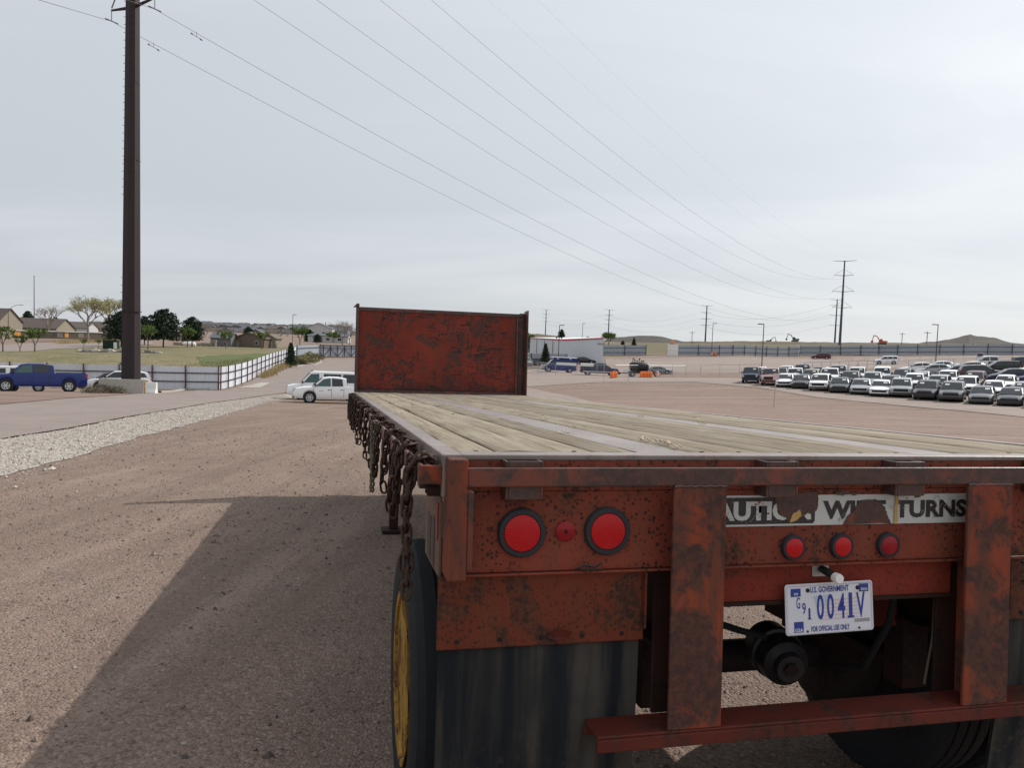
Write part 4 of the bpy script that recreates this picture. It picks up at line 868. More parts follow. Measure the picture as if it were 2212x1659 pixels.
def car(kind, color, mw, label, cat, group=None, name=None, dropwin=False, paper=False, bump_mat=None):
    K_ = CARS[kind]; th = thing(name or 'parked_'+cat.replace(' ', '_'), label, cat, mw, group)
    for nm, me, painted in K_['parts']:
        o = obj(nm, me, None, th)
        if painted: o.material_slots[0].link = 'OBJECT'; o.material_slots[0].material = MAT['car_'+color]
        if bump_mat and 'bumper' in nm: o.material_slots[0].link = 'OBJECT'; o.material_slots[0].material = MAT[bump_mat]
        if dropwin and nm == 'side_window' and sum(v.co.x for v in me.vertices)/len(me.vertices) > .3: o.material_slots[0].link = 'OBJECT'; o.material_slots[0].material = MAT['glass_teal']
    ty, rm = K_['wheel']
    for a in K_['axles']:
        for s in (-1, 1):
            wh = obj('wheel', ty, None, th, mw=Matrix.Translation((a, s*(K_['W']/2-.14), K_['wr'])) @ Matrix.Rotation(R(-90*s), 4, 'X')); obj('rim', rm, None, wh)
    if paper:
        a, za, c, zc = K_['ws']; u = .72; x, z = a+(c-a)*u, za+(zc-za)*u; dx, dz = c-a, zc-za; L_ = math.hypot(dx, dz); nx, nz = abs(dz)/L_, abs(dx)/L_; s = random.choice((-1, 1, 1)); y0 = s*.22
        obj('lot_paper', MB().poly([(x+nx*.03-dx/L_*.10, y0, z+nz*.03-dz/L_*.10), (x+nx*.03-dx/L_*.10, y0+s*.34, z+nz*.03-dz/L_*.10), (x+nx*.03+dx/L_*.10, y0+s*.34, z+nz*.03+dz/L_*.10), (x+nx*.03+dx/L_*.10, y0, z+nz*.03+dz/L_*.10)]), 'paper', th)
    return th
def hdg(px): return math.atan2(1, (px-CX)/FPX)
LEFT = math.pi
# by the power pole on the left
p = G(84, 846); c_ = car('truck', 'blue', pose(p, LEFT+R(29)), 'blue crew-cab pickup parked side-on left of the tall brown pole', 'pickup', dropwin=True, bump_mat='rim_alloy')
p = GD(-38, 58); car('truck', 'white', pose(p, LEFT+R(30)), 'white pickup cab cut off by the left edge behind the blue pickup', 'pickup')
p = GD(30, 64); car('van', 'white', pose(p, LEFT+R(30)), 'white van roof showing between two pickups at the left edge', 'van')
p = GD(258, 60); sv = car('suv', 'white', pose(p, LEFT+R(26)), 'white patrol SUV with green side stripe behind the brown pole', 'suv', dropwin=True)
obj('side_stripe', MB().poly([(-2.0, .962, .86), (1.3, .962, .80), (1.75, .955, .90), (-2.0, .958, .93)]).poly([(-2.0, -.962, .86), (-2.0, -.958, .93), (1.75, -.955, .90), (1.3, -.962, .80)]), 'leaf_pine', sv)
obj('light_bar', MB().box(-.1, .1, -.5, .5, 1.70, 1.78), 'trim_black', sv)
p = GD(238, 66); car('suv', 'charcoal', pose(p, LEFT+R(26)), 'dark grey SUV half hidden behind the white patrol SUV', 'suv')
# by the headboard
p = G(722, 871); cp = car('small_truck', 'white', pose(p, LEFT+R(16)), 'white extended-cab pickup parked left of the red headboard', 'pickup', dropwin=True)
obj('badge', MB().poly([(.75, .945, .80), (1.05, .945, .80), (1.05, .945, .83), (.75, .945, .83)]), 'plate_grey', cp)
p = GD(707, 56.5); cv = car('van', 'white', pose(p, LEFT+R(16)), 'white passenger van with dark side windows behind the white pickup', 'van', dropwin=True)
obj('roof_marker', MB().box(1.0, 1.15, -.6, .6, 2.11, 2.16), 'trim_black', cv); obj('turn_light', MB().box(2.80, 2.87, .45, .9, .66, .75).box(2.80, 2.87, -.9, -.45, .66, .75), 'light_orange', cv)
p = GD(822, 64); car('van', 'white', pose(p, LEFT+R(14)), 'white van roof poking out behind the headboard edge', 'van')
# around the white building
p = G(1206, 804); am = car('van', 'blue', pose(p, LEFT+R(6)), 'blue ambulance van with a broad white side band', 'van', name='ambulance')
obj('side_band', MB().box(-2.80, .55, -1.012, 1.012, 1.22, 1.64), 'white_plastic', am); obj('box_roof', MB().box(-2.86, 1.0, -.98, .98, 2.06, 2.42), 'car_blue', am, bevel=.05); obj('box_cap', MB().box(-2.9, 1.25, -1.0, 1.0, 2.421, 2.50), 'white_plastic', am, bevel=.03)
obj('front_end', MB().box(1.95, 2.88, -.97, .97, .50, 1.13), 'car_silver', am, bevel=.08)
for x in (-1.9, .2): obj('flood_light', MB().box(x, x+.3, .985, 1.03, 2.2, 2.32).box(x, x+.3, -1.03, -.985, 2.2, 2.32), 'white_plastic', am)
p = G(1294, 811); dk = car('truck', 'navy', pose(p, R(-2)), 'dark blue pickup with a white topper over its bed', 'pickup')
obj('topper', MB().box(-2.9, -.95, -.95, .95, 1.345, 1.80), 'white_plastic', dk, bevel=.06); obj('side_trim', MB().box(-2.6, 2.4, -1.035, 1.035, .52, .66), 'rim_alloy', dk)
p = G(1265, 790)+Vector((0, 4, 0)); p.z = h1(p.x, p.y); car('coupe', 'black', pose(p, R(8)), 'black coupe parked against the white building wall', 'car')
p = G(1165, 789); car('coupe', 'black', pose(p, LEFT-R(20)), 'black sedan parked left of the ambulance', 'car')
p = G(1136, 790); car('suv', 'silver', pose(p, R(-80)), 'silver SUV seen end-on beside the headboard', 'suv')
p = G(1424, 808); car('sedan', 'steel', pose(p, R(-10)), 'pale grey-blue sedan behind the black towed tank', 'car')
p = G(1773, 776); car('suv', 'maroon', pose(p, LEFT-R(18)), 'maroon SUV alone on the upper lot below the fence', 'suv')
p = G(1914, 787); car('boxy_suv', 'white', pose(p, LEFT-R(20)), 'boxy white SUV alone on the upper lot', 'suv')

# the lot on the right: rows of cars nose towards the camera
front = [(1620, 829, 'truck', 'dblue'), (1661, 834, 'truck', 'rose'), (1694, 838, 'sedan', 'white'), (1728, 841, 'sedan', 'charcoal'), (1768, 846, 'suv', 'white'), (1810, 850, 'sedan', 'charcoal'), (1856, 854, 'sedan', 'silver'), (1898, 858, 'sedan', 'white'), (1942, 860, 'suv', 'silver'), (1998, 866, 'suv', 'charcoal'), (2052, 870, 'suv', 'grey'), (2116, 875, 'sedan', 'grey'), (2180, 879, 'sedan', 'charcoal'), (2248, 884, 'suv', 'grey')]
FACE_H = R(-104)
CN = dict(rose='red-brown', dblue='dark blue', charcoal='dark grey', steel='blue-grey')
KN = dict(truck='pickup', small_truck='pickup', sedan='sedan', coupe='coupe', suv='SUV', boxy_suv='tall SUV', van='van')
KC = dict(truck='pickup', small_truck='pickup', sedan='car', coupe='car', suv='suv', boxy_suv='suv', van='van')
seen = set()
def lot_car(kind, color, p, hd, row, i):
    lab = '%s %s, %s from the left in the %s of the lot' % (CN.get(color, color), KN[kind], ORD[i], row)
    car(kind, color, pose(p, hd), lab, KC[kind], 'cars parked in the lot', paper=True, name='parked_'+KC[kind])
fp = []
def nose(px): return R(-90)-math.atan((px-CX)/FPX)-R(5)
for i, (px, py, kd, cl) in enumerate(front):
    p = G(px, py); fh = nose(px); back = Vector((-math.cos(fh), -math.sin(fh), 0)); q = p+back*CARS[kd]['L']*.5; q.z = h1(q.x, q.y); fp.append((p, back, fh))
    lot_car(kd, cl, q, fh+R(random.uniform(-3, 3)), 'front row', i)
rowsp = [('second row', 7.2, [('suv', 'white'), ('suv', 'charcoal'), ('small_truck', 'white'), ('suv', 'tan'), ('truck', 'white'), ('suv', 'charcoal'), ('suv', 'silver'), ('sedan', 'grey'), ('suv', 'white'), ('suv', 'silver'), ('suv', 'white'), ('sedan', 'white'), ('sedan', 'silver')]),
         ('third row', 14.4, [('suv', 'white'), ('truck', 'blue'), ('suv', 'rose'), ('truck', 'silver'), ('small_truck', 'white'), ('boxy_suv', 'white'), ('suv', 'charcoal'), ('sedan', 'silver'), ('suv', 'white'), ('suv', 'maroon'), ('sedan', 'white'), ('sedan', 'silver')])]
for row, dist, lst in rowsp:
    off = 0 if row == 'second row' else (1 if row == 'third row' else 4)
    for i, (kd, cl) in enumerate(lst):
        p, bk, fh = fp[min(i+off, len(fp)-1)]; q = p+bk*(dist+CARS[kd]['L']*.5); q.x += random.uniform(-.2, .2)+dist*.06; q.z = h1(q.x, q.y)
        lot_car(kd, cl, q, fh+R(random.uniform(-3, 3)), row, i)
side = [(1985, 806, 'sedan', 'white', 0), (2020, 811, 'sedan', 'silver', 0), (2070, 815, 'sedan', 'dblue', 0), (2120, 819, 'suv', 'charcoal', 180), (2185, 824, 'sedan', 'navy', 0), (2250, 829, 'sedan', 'navy', 0)]
for i, (px, py, kd, cl, rr_) in enumerate(side):
    p = G(px, py); lot_car(kd, cl, p, LEFT-R(20)+R(rr_), 'side-on row', i)
far = [(2030, 803, 'sedan', 'white', 0), (2095, 806, 'sedan', 'tan', 0), (2160, 808, 'suv', 'black', 0), (2140, 799, 'truck', 'white', 0), (2205, 802, 'truck', 'charcoal', 180), (2240, 811, 'sedan', 'white', 0)]
for i, (px, py, kd, cl, rr_) in enumerate(far):
    p = G(px, py); lot_car(kd, cl, p, LEFT-R(20)+R(rr_), 'farthest side-on row', i)
# ------------------------------------------------------------------ fences
def metal_fence(pl, label, spacing, hgt, sheetm, postm, railm, rails=(.35, .72), ribs=12, side=1, post_over=.12):
    n = max(2, int(round(sum((Vector(b2).xy-Vector(a).xy).length for a, b2 in zip(pl, pl[1:]))/spacing))+1)
    P = interp([Vector((p[0], p[1], 0)) for p in pl], n)
    for p in P: p.z = h1(p.x, p.y)
    th = thing('metal_fence', label, 'fence', P[0].copy()); o0 = P[0]
    for i in range(n-1):
        a, b2 = P[i]-o0, P[i+1]-o0; d = (b2-a); nn = Vector((d.y, -d.x, 0)).normalized()*side; k = ribs*2; rows = [[], []]
        for j in range(k+1):
            q = a+d*(j/k)+nn*(-.05+(.018 if j % 2 else 0)); rows[0].append(tuple(q+Vector((0, 0, .05)))); rows[1].append(tuple(q+Vector((0, 0, hgt+random.uniform(-.01, .01)))))
        obj('sheet_panel', MB().grid(rows), sheetm, th)
        for rz2 in rails:
            z = Vector((0, 0, hgt*rz2)); u = d.normalized()*.0
            m_ = MB(); vs = []
            for q in (a, b2):
                for dn in (0, .06):
                    for dz in (-.05, .05): vs.append(q+z+nn*dn+Vector((0, 0, dz)))
            m_.add(vs, [(0, 1, 3, 2), (4, 6, 7, 5), (0, 4, 5, 1), (2, 3, 7, 6), (0, 2, 6, 4), (1, 5, 7, 3)]); obj('rail', m_, railm, th)
    pm2 = MB().box(-.06, .06, -.06, .06, -.3, hgt+post_over).mesh('post'); pm2.materials.append(MAT[postm])
    for i in range(n):
        d = P[min(i+1, n-1)]-P[max(i-1, 0)]; nn = Vector((d.y, -d.x, 0)).normalized()*side
        obj('post', pm2, None, th, mw=Matrix.Translation(P[i]-o0+nn*.125) @ Matrix.Rotation(math.atan2(d.y, d.x), 4, 'Z'))
    return th
FH = 2.35
metal_fence([GD(-330, 72), GD(0, 75.5), GD(250, 77.5), G(473, 843)], 'pale sheet-metal fence running behind the parked pickups and the pole', 3.5, FH, 'fence_sheet', 'fence_post_maroon', 'fence_rail_dark')
metal_fence([G(474, 843), G(530, 826), G(580, 802), G(618, 785), G(640, 778)], 'pale sheet-metal fence climbing beside the road to the gate', 3.4, FH, 'fence_sheet', 'fence_post_maroon', 'fence_rail_dark')
metal_fence([G(640, 778), G(690, 774)], 'short grey sheet-metal fence between the spruce and the gate', 6, 2.6, 'fence_sheet_far', 'fence_rail_dark', 'fence_rail_dark', rails=(.2, .8))
metal_fence([G(1302, 768), G(1345, 768), G(1395, 768)], 'short grey metal fence right of the white building', 5.2, 2.6, 'fence_sheet_far', 'fence_rail_dark', 'fence_rail_dark', rails=(.3, .75), ribs=6)
metal_fence([G(1464, 768), G(1560, 769), G(1660, 770), G(1726, 769)], 'grey metal fence with dark rails in the middle of the upper lot', 5.2, 2.6, 'fence_sheet_far', 'fence_rail_dark', 'fence_rail_dark', rails=(.3, .75), ribs=6)
metal_fence([G(1728, 767), G(1850, 767), G(2000, 767), G(2212, 767), G(2330, 767)], 'long grey metal fence along the right-hand skyline', 5.2, 2.6, 'fence_sheet_far', 'fence_rail_dark', 'fence_rail_dark', rails=(.3, .75), ribs=6)
metal_fence([G(1110, 789), G(1140, 789), G(1180, 789), G(1224, 790)], 'low grey metal fence in front of the white building', 4.2, 2.4, 'fence_sheet_far', 'fence_rail_dark', 'fence_rail_dark', rails=(.55,), ribs=6)
def panel(px, py, wd, hg, mat, name, label, cat):
    p = G(px, py); o = obj(name, MB().box(-wd/2, wd/2, -.1, .1, -.2, hg).box(-wd/2, wd/2, -.14, -.101, hg*.45, hg*.52), mat, bevel=.02); o.location = p; tag(o, label, cat); return o
panel(1453, 769, 2.6, 2.9, 'white_panel', 'gate_panel', 'white sheet gate panel at the end of the middle grey fence', 'gate')
panel(1723, 769, 1.2, 2.8, 'white_panel', 'gate_panel', 'narrow white panel where the two upper grey fences meet', 'gate')
def chain_link(pl, label, hgt=1.8, spacing=3.0, step=.16):
    n = max(2, int(sum((Vector(b2)-Vector(a)).length for a, b2 in zip(pl, pl[1:]))/spacing)+1); P = interp([Vector((p[0], p[1], 0)) for p in pl], n)
    for p in P: p.z = h1(p.x, p.y)
    o0 = P[0].copy(); th = thing('chain_link_fence', label, 'fence', o0); pm2 = MB().tube([(0, 0, -.2), (0, 0, hgt+.05)], .032, 6).mesh('post'); pm2.materials.append(MAT['galvanised'])
    for p in P: obj('post', pm2, None, th, mw=Matrix.Translation(p-o0))
    obj('top_rail', MB().tube([p-o0+Vector((0, 0, hgt)) for p in P], .024, 5), 'galvanised', th)
    wm = MB()
    for a, b2 in zip(P, P[1:]):
        L = (b2-a).length; k = int((L+hgt)/step)
        for s in (0, 1):
            for i in range(k):
                s0 = -hgt+i*step; u0, u1 = max(0, s0), min(L, s0+hgt); 
                if u1 <= u0: continue
                z0, z1 = (u0-s0), (u1-s0)
                if s: z0, z1 = hgt-z0, hgt-z1
                q0, q1 = a.lerp(b2, u0/L)-o0+Vector((0, 0, z0)), a.lerp(b2, u1/L)-o0+Vector((0, 0, z1)); e = Vector((0, 0, .004))
                wm.add([q0-e, q0+e, q1+e, q1-e], [(0, 1, 2, 3)])
    obj('wire_mesh', wm, 'galvanised', th, kind='stuff')
chain_link([G(1126, 808), G(1200, 812), G(1310, 815), G(1500, 814), G(1640, 812)], 'chain-link fence running in front of the ambulance and the towed tank')
chain_link([G(1126, 795), G(1150, 803), G(1180, 810)], 'short chain-link fence leading back beside the headboard', step=.2)
chain_link([G(1912, 810), G(2060, 804), G(2300, 800)], 'chain-link fence behind the last rows of parked cars', step=.25)
chain_link([G(1840, 780), G(2000, 783), G(2212, 786), G(2330, 788)], 'far chain-link fence crossing the upper lot', step=.3)
def truss_gate(a, b2, label, hgt, mat, bays, name='sliding_gate', r=.06):
    th = thing(name, label, 'gate', a.copy()); v = b2-a; z = Vector((0, 0, 1))
    for zz_ in (.15, hgt): obj('gate_rail', MB().tube([z*zz_, v+z*zz_], r, 5), mat, th)
    obj('gate_rail', MB().tube([z*hgt*.78, v+z*hgt*.78], r*.7, 5), mat, th)
    for i in range(bays+1): q = v*(i/bays); obj('gate_post', MB().tube([q+z*.1, q+z*hgt], r*.9, 5), mat, th)
    for i in range(bays): obj('brace', MB().tube([v*(i/bays)+z*(.15 if i % 2 else hgt*.78), v*((i+1)/bays)+z*(hgt*.78 if i % 2 else .15)], r*.7, 5), mat, th)
    return th
g0, g1 = G(683, 772), G(815, 772); gt = truss_gate(g0, g1, 'dark sliding truss gate with grey sheeting at the end of the road', 2.4, 'fence_rail_dark', 9, r=.095)
d_ = (g1-g0); nn = Vector((-d_.y, d_.x, 0)).normalized()*.10
obj('sheet_panel', MB().poly([nn+Vector((0, 0, .12)), d_+nn+Vector((0, 0, .12)), d_+nn+Vector((0, 0, 2.3)), nn+Vector((0, 0, 2.3))], nn*.2), 'fence_sheet_far', gt)
truss_gate(G(1735, 815), G(1892, 812), 'open chain-link cantilever gate behind the pickups of the lot', 2.0, 'galvanised', 8, r=.04)

# ------------------------------------------------------------------ power line
def octpole(base, hgt, r0, r1, mat, parent, name='shaft', n=8):
    return obj(name, MB().tube([base+Vector((0, 0, -.5)), base+Vector((0, 0, hgt))], r0, n, r1=r1), mat, parent)
PB = GD(283.5, 57); PB.z = G(283, 848).z
FARB = GD(1815, 410)
LD = (FARB-PB); LD.z = 0; LD.normalize(); LA = Vector((LD.y, -LD.x, 0))           # along the line, and to its right
def tower(base, hgt, arms, r0, r1, mat, label, ins=True, thick=1.0, group=None, la=None):
    la = la or LA; th = thing('transmission_pole', label, 'power pole', base.copy(), group); z = Vector((0, 0, 1)); tips = []
    octpole(Vector((0, 0, 0)), hgt, r0, r1, mat, th)
    for h_, a in arms:
        for s in (-1, 1):
            tip = la*s*a+z*(h_+.35*(1 if a > 4 else .6)); root = z*h_+la*s*.2
            obj('crossarm', MB().tube([root, tip], .13*thick, 6, r1=.07*thick), mat, th)
            if ins and h_ < hgt-1:
                e = obj('insulator', MB().tube([z*(h_+3.4)+la*s*.3, tip+z*.15], .05*thick, 5), 'cable_grey', th)
                obj('clamp', MB().tube([tip, tip-z*.75], .03*thick, 5).tube([tip-z*.75-LD*.5, tip-z*.78+LD*.5], .05*thick, 5), 'cable_grey', e)
            tips.append(base+tip-z*(.78 if (ins and h_ < hgt-1) else 0))
    return th, tips
AY = 22+0
armh = (at(287, 32, 57).z-PB.z)
t1, tipn = tower(PB, armh+26, [(armh, 2.5), (armh+8.5, 2.7), (armh+17, 2.5), (armh+25.5, 2.6)], .70, .30, 'pole_steel', 'huge brown steel transmission pole rising behind the grey barrier')
bm = MB()
for k in range(90):
    z = 3+k*.55; r_ = .70-.40*z/(armh+26)
    if (k//11) % 2 == 0 or z > 14: bm.tube([(-r_*.9, -r_*.35, z), (-r_*.9-.10, -r_*.35-.02, z)], .018, 4); bm.tube([(r_*.30, -r_*.93, z), (r_*.34, -r_*.93-.06, z)], .03, 4)
obj('step_bolts', bm, 'pole_steel', t1, kind='stuff')
obj('flange', MB().lathe([(.72, 0), (.72, .05)], 8, Matrix.Translation((0, 0, 6.0)) @ Matrix.Rotation(R(22.5), 4, 'Z')), 'pole_steel', t1)
obj('flange', MB().lathe([(.575, 0), (.575, .05)], 8, Matrix.Translation((0, 0, 17.0)) @ Matrix.Rotation(R(22.5), 4, 'Z')), 'pole_steel', t1)
obj('number_strip', MB().box(.612, .63, -.20, -.05, 4.9, 6.0, Matrix.Rotation(R(202.5), 4, 'Z')), 'leaf_yellow', t1); obj('number_tag', MB().box(.632, .65, -.16, -.08, 1.3, 1.9, Matrix.Rotation(R(202.5), 4, 'Z')), 'white_panel', t1)
t2, tipf = tower(FARB, 45, [(20, 4.6), (28.5, 5.3), (37, 4.6), (44.6, 5.8)], .75, .35, 'far_pole', 'tall dark transmission pole above the upper lot fence', thick=1.3)
def cable(p0, p1, sag, r, label, n=70, grp='power cables'):
    pts = []
    for i in range(n+1):
        u = i/n; u = u**1.6; q = p0.lerp(p1, u); q.z -= 4*sag*u*(1-u); pts.append(q-p0)
    o = obj('power_cable', MB().tube(pts, r, 4, cap=False, r1=r*2.2), 'cable_grey', smooth=80); o.location = p0; tag(o, label, 'cable', grp)
lev = ['lowest', 'middle', 'upper', 'top ground']
for i in range(8):
    s = 'left' if i % 2 == 0 else 'right'
    cable(tipn[i], tipf[i], 13 if i < 6 else 9, .016 if i < 6 else .005, '%s %s wire from the brown pole to the far dark pole' % (lev[i//2], s))
BK = PB-LD*300; BK.z = PB.z+6
for i in range(8):
    q = tipn[i]+(BK-PB); q.z = tipn[i].z+8; s = 'left' if i % 2 == 0 else 'right'
    if i < 2: cable(tipn[i], q, 9, .015, '%s %s wire leaving the brown pole towards the left edge' % (lev[i//2], s))
for i in (0, 1):
    dm = MB(); u = .012; q = tipn[i].lerp(tipf[i], .0085); 
    dm.tube([LD*-.35-Vector((0, 0, .30)), LD*.35-Vector((0, 0, .42))], .02, 4).tube([LD*-.35-Vector((0, 0, .30)), LD*-.50-Vector((0, 0, .26))], .05, 5).tube([LD*.30-Vector((0, 0, .41)), LD*.48-Vector((0, 0, .46))], .05, 5).tube([(0, 0, -.36), (0, 0, 0)], .015, 4)
    o = obj('damper', dm, 'dark_pole', t1); q = q-PB; q.z = tipn[i].z-PB.z-.35; o.location = q
B2 = GD(1804, 620)
_, tip2 = tower(B2, 38, [(17, 5), (25, 5.6), (33, 5), (37.6, 5.2)], .8, .4, 'far_pole', 'dark transmission pole close behind the tall one', ins=False, thick=1.5)
prev = tip2; B3 = []
for px, dd, hh, lab in ((1524, 760, 40, 'slim transmission pole standing right of the middle fence gap'), (1314, 1000, 48, 'slim far transmission pole behind the green bush by the white building'), (1178, 1250, 55, 'faint slim transmission pole on the tan hill beside the headboard')):
    p = GD(px, dd); top = at(px+2, {1524: 660, 1314: 669, 1178: 669}[px], dd).z; base = at(px-1, {1524: 748, 1314: 735, 1178: 722}[px], dd).z; p.z = base-4; hh = top-p.z
    la = Vector((1, .3, 0)).normalized(); _, tp_ = tower(p, hh, [(hh*.56, 6), (hh*.70, 6.5), (hh*.84, 6), (hh-.3, 7)], .9, .5, 'far_pole', lab, ins=False, thick=1.7, la=la)
    for i in (0, 2, 4): cable(prev[i], tp_[i], 9, .030, '%s far wire ending at the %s' % (lev[i//2], {1524: 'third slim pole from the left', 1314: 'second slim pole from the left', 1178: 'leftmost slim pole'}[px]), 24)
    prev = tp_
# lamp posts and utility poles
def lamp_post(px, pybase, pytop, depth, label, hd=1, mat='dark_pole', cam_=False):
    p = GD(px, depth); p.z = at(px, pybase, depth).z if pybase else p.z; z1 = at(px+2, pytop, depth).z; h_ = z1-p.z; th = thing('lamp_post', label, 'lamp post', p, 'lot lamp posts')
    obj('shaft', MB().tube([(0, 0, -1.5), (0, 0, h_)], .09, 8, r1=.065), mat, th, 60); obj('lamp_head', MB().box(*sorted((0, hd*.95)), -.2, .2, h_-.02, h_+.12), mat, th, bevel=.03)
    obj('base', MB().lathe([(.3, -.6), (.3, .7), (.26, .74)], 12), 'concrete', th, 40)
    if cam_: obj('camera_bracket', MB().box(-.6, .6, -.08, .08, h_-2.4, h_-2.3).box(-.65, -.4, -.15, .15, h_-2.55, h_-2.2).box(.4, .65, -.15, .15, h_-2.55, h_-2.2), mat, th)
lamp_post(632, 745, 680, 205, 'thin dark lamp post by the road gate on the left', 1)
lamp_post(1208, 788, 703, 150, 'lamp post with cameras in front of the white building', 1, cam_=True)
lamp_post(1258, 765, 699, 260, 'lamp post standing behind the white building roof', 1)
lamp_post(1539, 768, 699, 190, 'lamp post in front of the middle grey fence', 1)
lamp_post(1649, 806, 701, 120, 'lamp post rising behind the first pickups of the lot', -1)
lamp_post(2025, 798, 702, 128, 'lamp post standing behind the right-hand parked cars', -1)
p = GD(18, 230); p.z = at(18, 735, 230).z; h_ = at(18, 668, 230).z-p.z; th = thing('street_lamp', 'curved-arm street lamp at the far left by the brown house', 'street lamp', p)
obj('shaft', MB().tube([(0, 0, -.5), (0, 0, h_)], .12, 8, r1=.08), 'dark_pole', th); obj('arm', MB().tube([(0, 0, h_-.2), (1.4, 0, h_+.9), (2.6, 0, h_+1.35), (4.2, 0, h_+1.4)], .06, 6), 'dark_pole', th); obj('lamp_head', MB().box(3.4, 4.4, -.2, .2, h_+1.3, h_+1.45), 'dark_pole', th)
p = GD(74, 420); p.z = at(74, 720, 420).z; o = obj('flagpole', MB().tube([(0, 0, 0), (0, 0, at(75, 598, 420).z-p.z)], .28, 8, r1=.16).lathe([(.3, 0), (.36, .2), (.05, .5)], 8, Matrix.Translation((0, 0, at(75, 598, 420).z-p.z))), 'far_pole'); o.location = p; tag(o, 'tall bare grey mast rising behind the brown houses', 'mast')
for px, yb, yt, dd, lab in ((1495, 742, 716, 420, 'wooden utility pole left of the slim transmission pole'), (1949, 744, 719, 400, 'wooden utility pole near the small ridge digger'), (2003, 748, 716, 330, 'wooden utility pole left of the right-hand lamp post')):
    p = GD(px, dd); p.z = at(px, yb, dd).z-2; h_ = at(px+1, yt, dd).z-p.z; th = thing('utility_pole', lab, 'utility pole', p, 'utility poles')
    obj('shaft', MB().tube([(0, 0, 0), (0, 0, h_)], .16, 6), 'bark_grey', th); obj('crossarm', MB().box(-1.5, 1.5, -.08, .08, h_-.7, h_-.5), 'bark_grey', th)
p = G(1671, 881); o = thing('marker_stake', 'thin pole standing alone in the dirt before the parked pickups', 'pole', p); obj('shaft', MB().tube([(0, 0, -.2), (.06, 0, 2.6)], .030, 6), 'galvanised', o); obj('faded_sign', MB().box(-.22, .22, -.02, .0, 2.1, 2.6, Matrix.Translation((.05, -.03, 0))), 'plate_pale_red', o)
for px, py, lab in ((1519, 826, 'thin bare post beside the lane left of the orange barrels'), (1581, 826, 'short bare post on the lane below the towed tank')):
    p = G(px-215 if px == 1519 else px-215, py); p = G(1304 if px == 1519 else 1357, 824); o = obj('bare_post', MB().tube([(0, 0, -.2), (0, 0, 2.9 if px == 1519 else 1.1)], .035, 6).lathe([(.06, 0), (.06, .03), (.01, .06)], 8, Matrix.Translation((0, 0, 2.9 if px == 1519 else 1.1))), 'galvanised'); o.location = p; tag(o, lab, 'post')
def notice(px, py, depth, wd, hg, zz_, lab):
    p = GD(px, depth); p.z = at(px, py, depth).z; th = thing('notice_board', lab, 'sign', p); obj('board', MB().box(-wd/2, wd/2, -.02, .02, zz_, zz_+hg), 'plate_grey', th); obj('print', MB().box(-wd*.42, wd*.42, -.03, -.021, zz_+hg*.25, zz_+hg*.72), 'decal_black', th); obj('post', MB().box(-.04, .04, .021, .07, -.4, zz_+hg), 'galvanised', th)
notice(2145, 806, 105, .8, .5, 1.1, 'small dark notice on the fence left of the boxy white SUV'); notice(2120, 790, 110, .9, .7, 1.2, 'pale sign on a post before the far right fence')

# ------------------------------------------------------------------ barriers, barrels, towed tank, boxes
def place(o, p, hd=0.0): o.matrix_world = pose(p, hd); return o
def jersey(L, mat, label, p, hd, name='concrete_barrier'):
    prof = [(-.30, 0), (-.30, .08), (-.17, .33), (-.09, .82), (.09, .82), (.17, .33), (.30, .08), (.30, 0)]
    mbb = MB(); mbb.add([(-L/2, y, z) for y, z in prof]+[(L/2, y, z) for y, z in prof], [(i, (i+1) % 8, 8+(i+1) % 8, 8+i) for i in range(8)]+[tuple(range(7, -1, -1)), tuple(range(8, 16))])
    return place(tag(obj(name, mbb, mat, bevel=.02), label, 'barrier'), p, hd)
pg = G(285, 848)
o = place(tag(obj('concrete_block', MB().box(-1.4, 1.4, -.3, .3, -.1, 1.0).box(1.05, 1.402, -.304, -.3, .1, .95), 'concrete', bevel=.03), 'long grey concrete block in front of the brown pole', 'barrier'), G(262, 850), R(24))
o = place(tag(obj('yellow_bollard', MB().lathe([(.13, 0), (.13, .95), (.09, 1.03), (.01, 1.05)], 12), 'rim_yellow', smooth=40), 'chipped yellow bollard at the end of the grey concrete block', 'bollard'), G(303, 850)+Vector((.5, -.6, 0)))
jersey(1.2, 'concrete', 'grey barrier end beside the white plastic barrier', G(312, 849), R(10)); jersey(1.05, 'white_plastic', 'white plastic traffic barrier right of the brown pole', G(322, 850), R(6), 'traffic_barrier')
def barrel(p, label, mat='orange_plastic', lying=False, sc=1.0):
    th = thing('traffic_barrel', label, 'barrel', p, 'orange traffic barrels'); th.matrix_world = pose(p, 0) @ (Matrix.Translation((0, 0, .28)) @ Matrix.Rotation(R(85), 4, 'Y') if lying else Matrix.Identity(4))
    obj('shell', MB().lathe([(.32*sc, 0), (.32*sc, .06), (.29*sc, .07), (.285*sc, .3), (.27*sc, .31), (.265*sc, .55), (.25*sc, .56), (.245*sc, .8), (.22*sc, .82), (.20*sc, .95), (.05, .97)], 16), mat, th, 40)
    for z in (.14, .62): obj('band', MB().lathe([(.2915*sc-.04*z*sc, z), (.2885*sc-.04*z*sc, z+.12)], 16, cap=False), 'light_orange', th, 40)
    obj('base', MB().lathe([(.42*sc, -.02), (.42*sc, .05), (.33*sc, .06)], 16), 'rubber', th, 40)
barrel(G(1328, 816), 'stout orange barrel beside the nose of the dark blue pickup', sc=1.5); barrel(G(1322, 817), 'orange barrel left of the stout one by the dark pickup')
for i in range(4): barrel(G(1386+i*6.4, 816), '%s of four upright orange barrels in front of the towed tank' % ['leftmost', 'second', 'third', 'rightmost'][i])
barrel(G(1414, 814), 'toppled orange barrel right of the upright four', lying=True); barrel(G(1420, 815), 'faded orange barrel at the end of the barrel line', 'plate_pale_red', sc=.8)
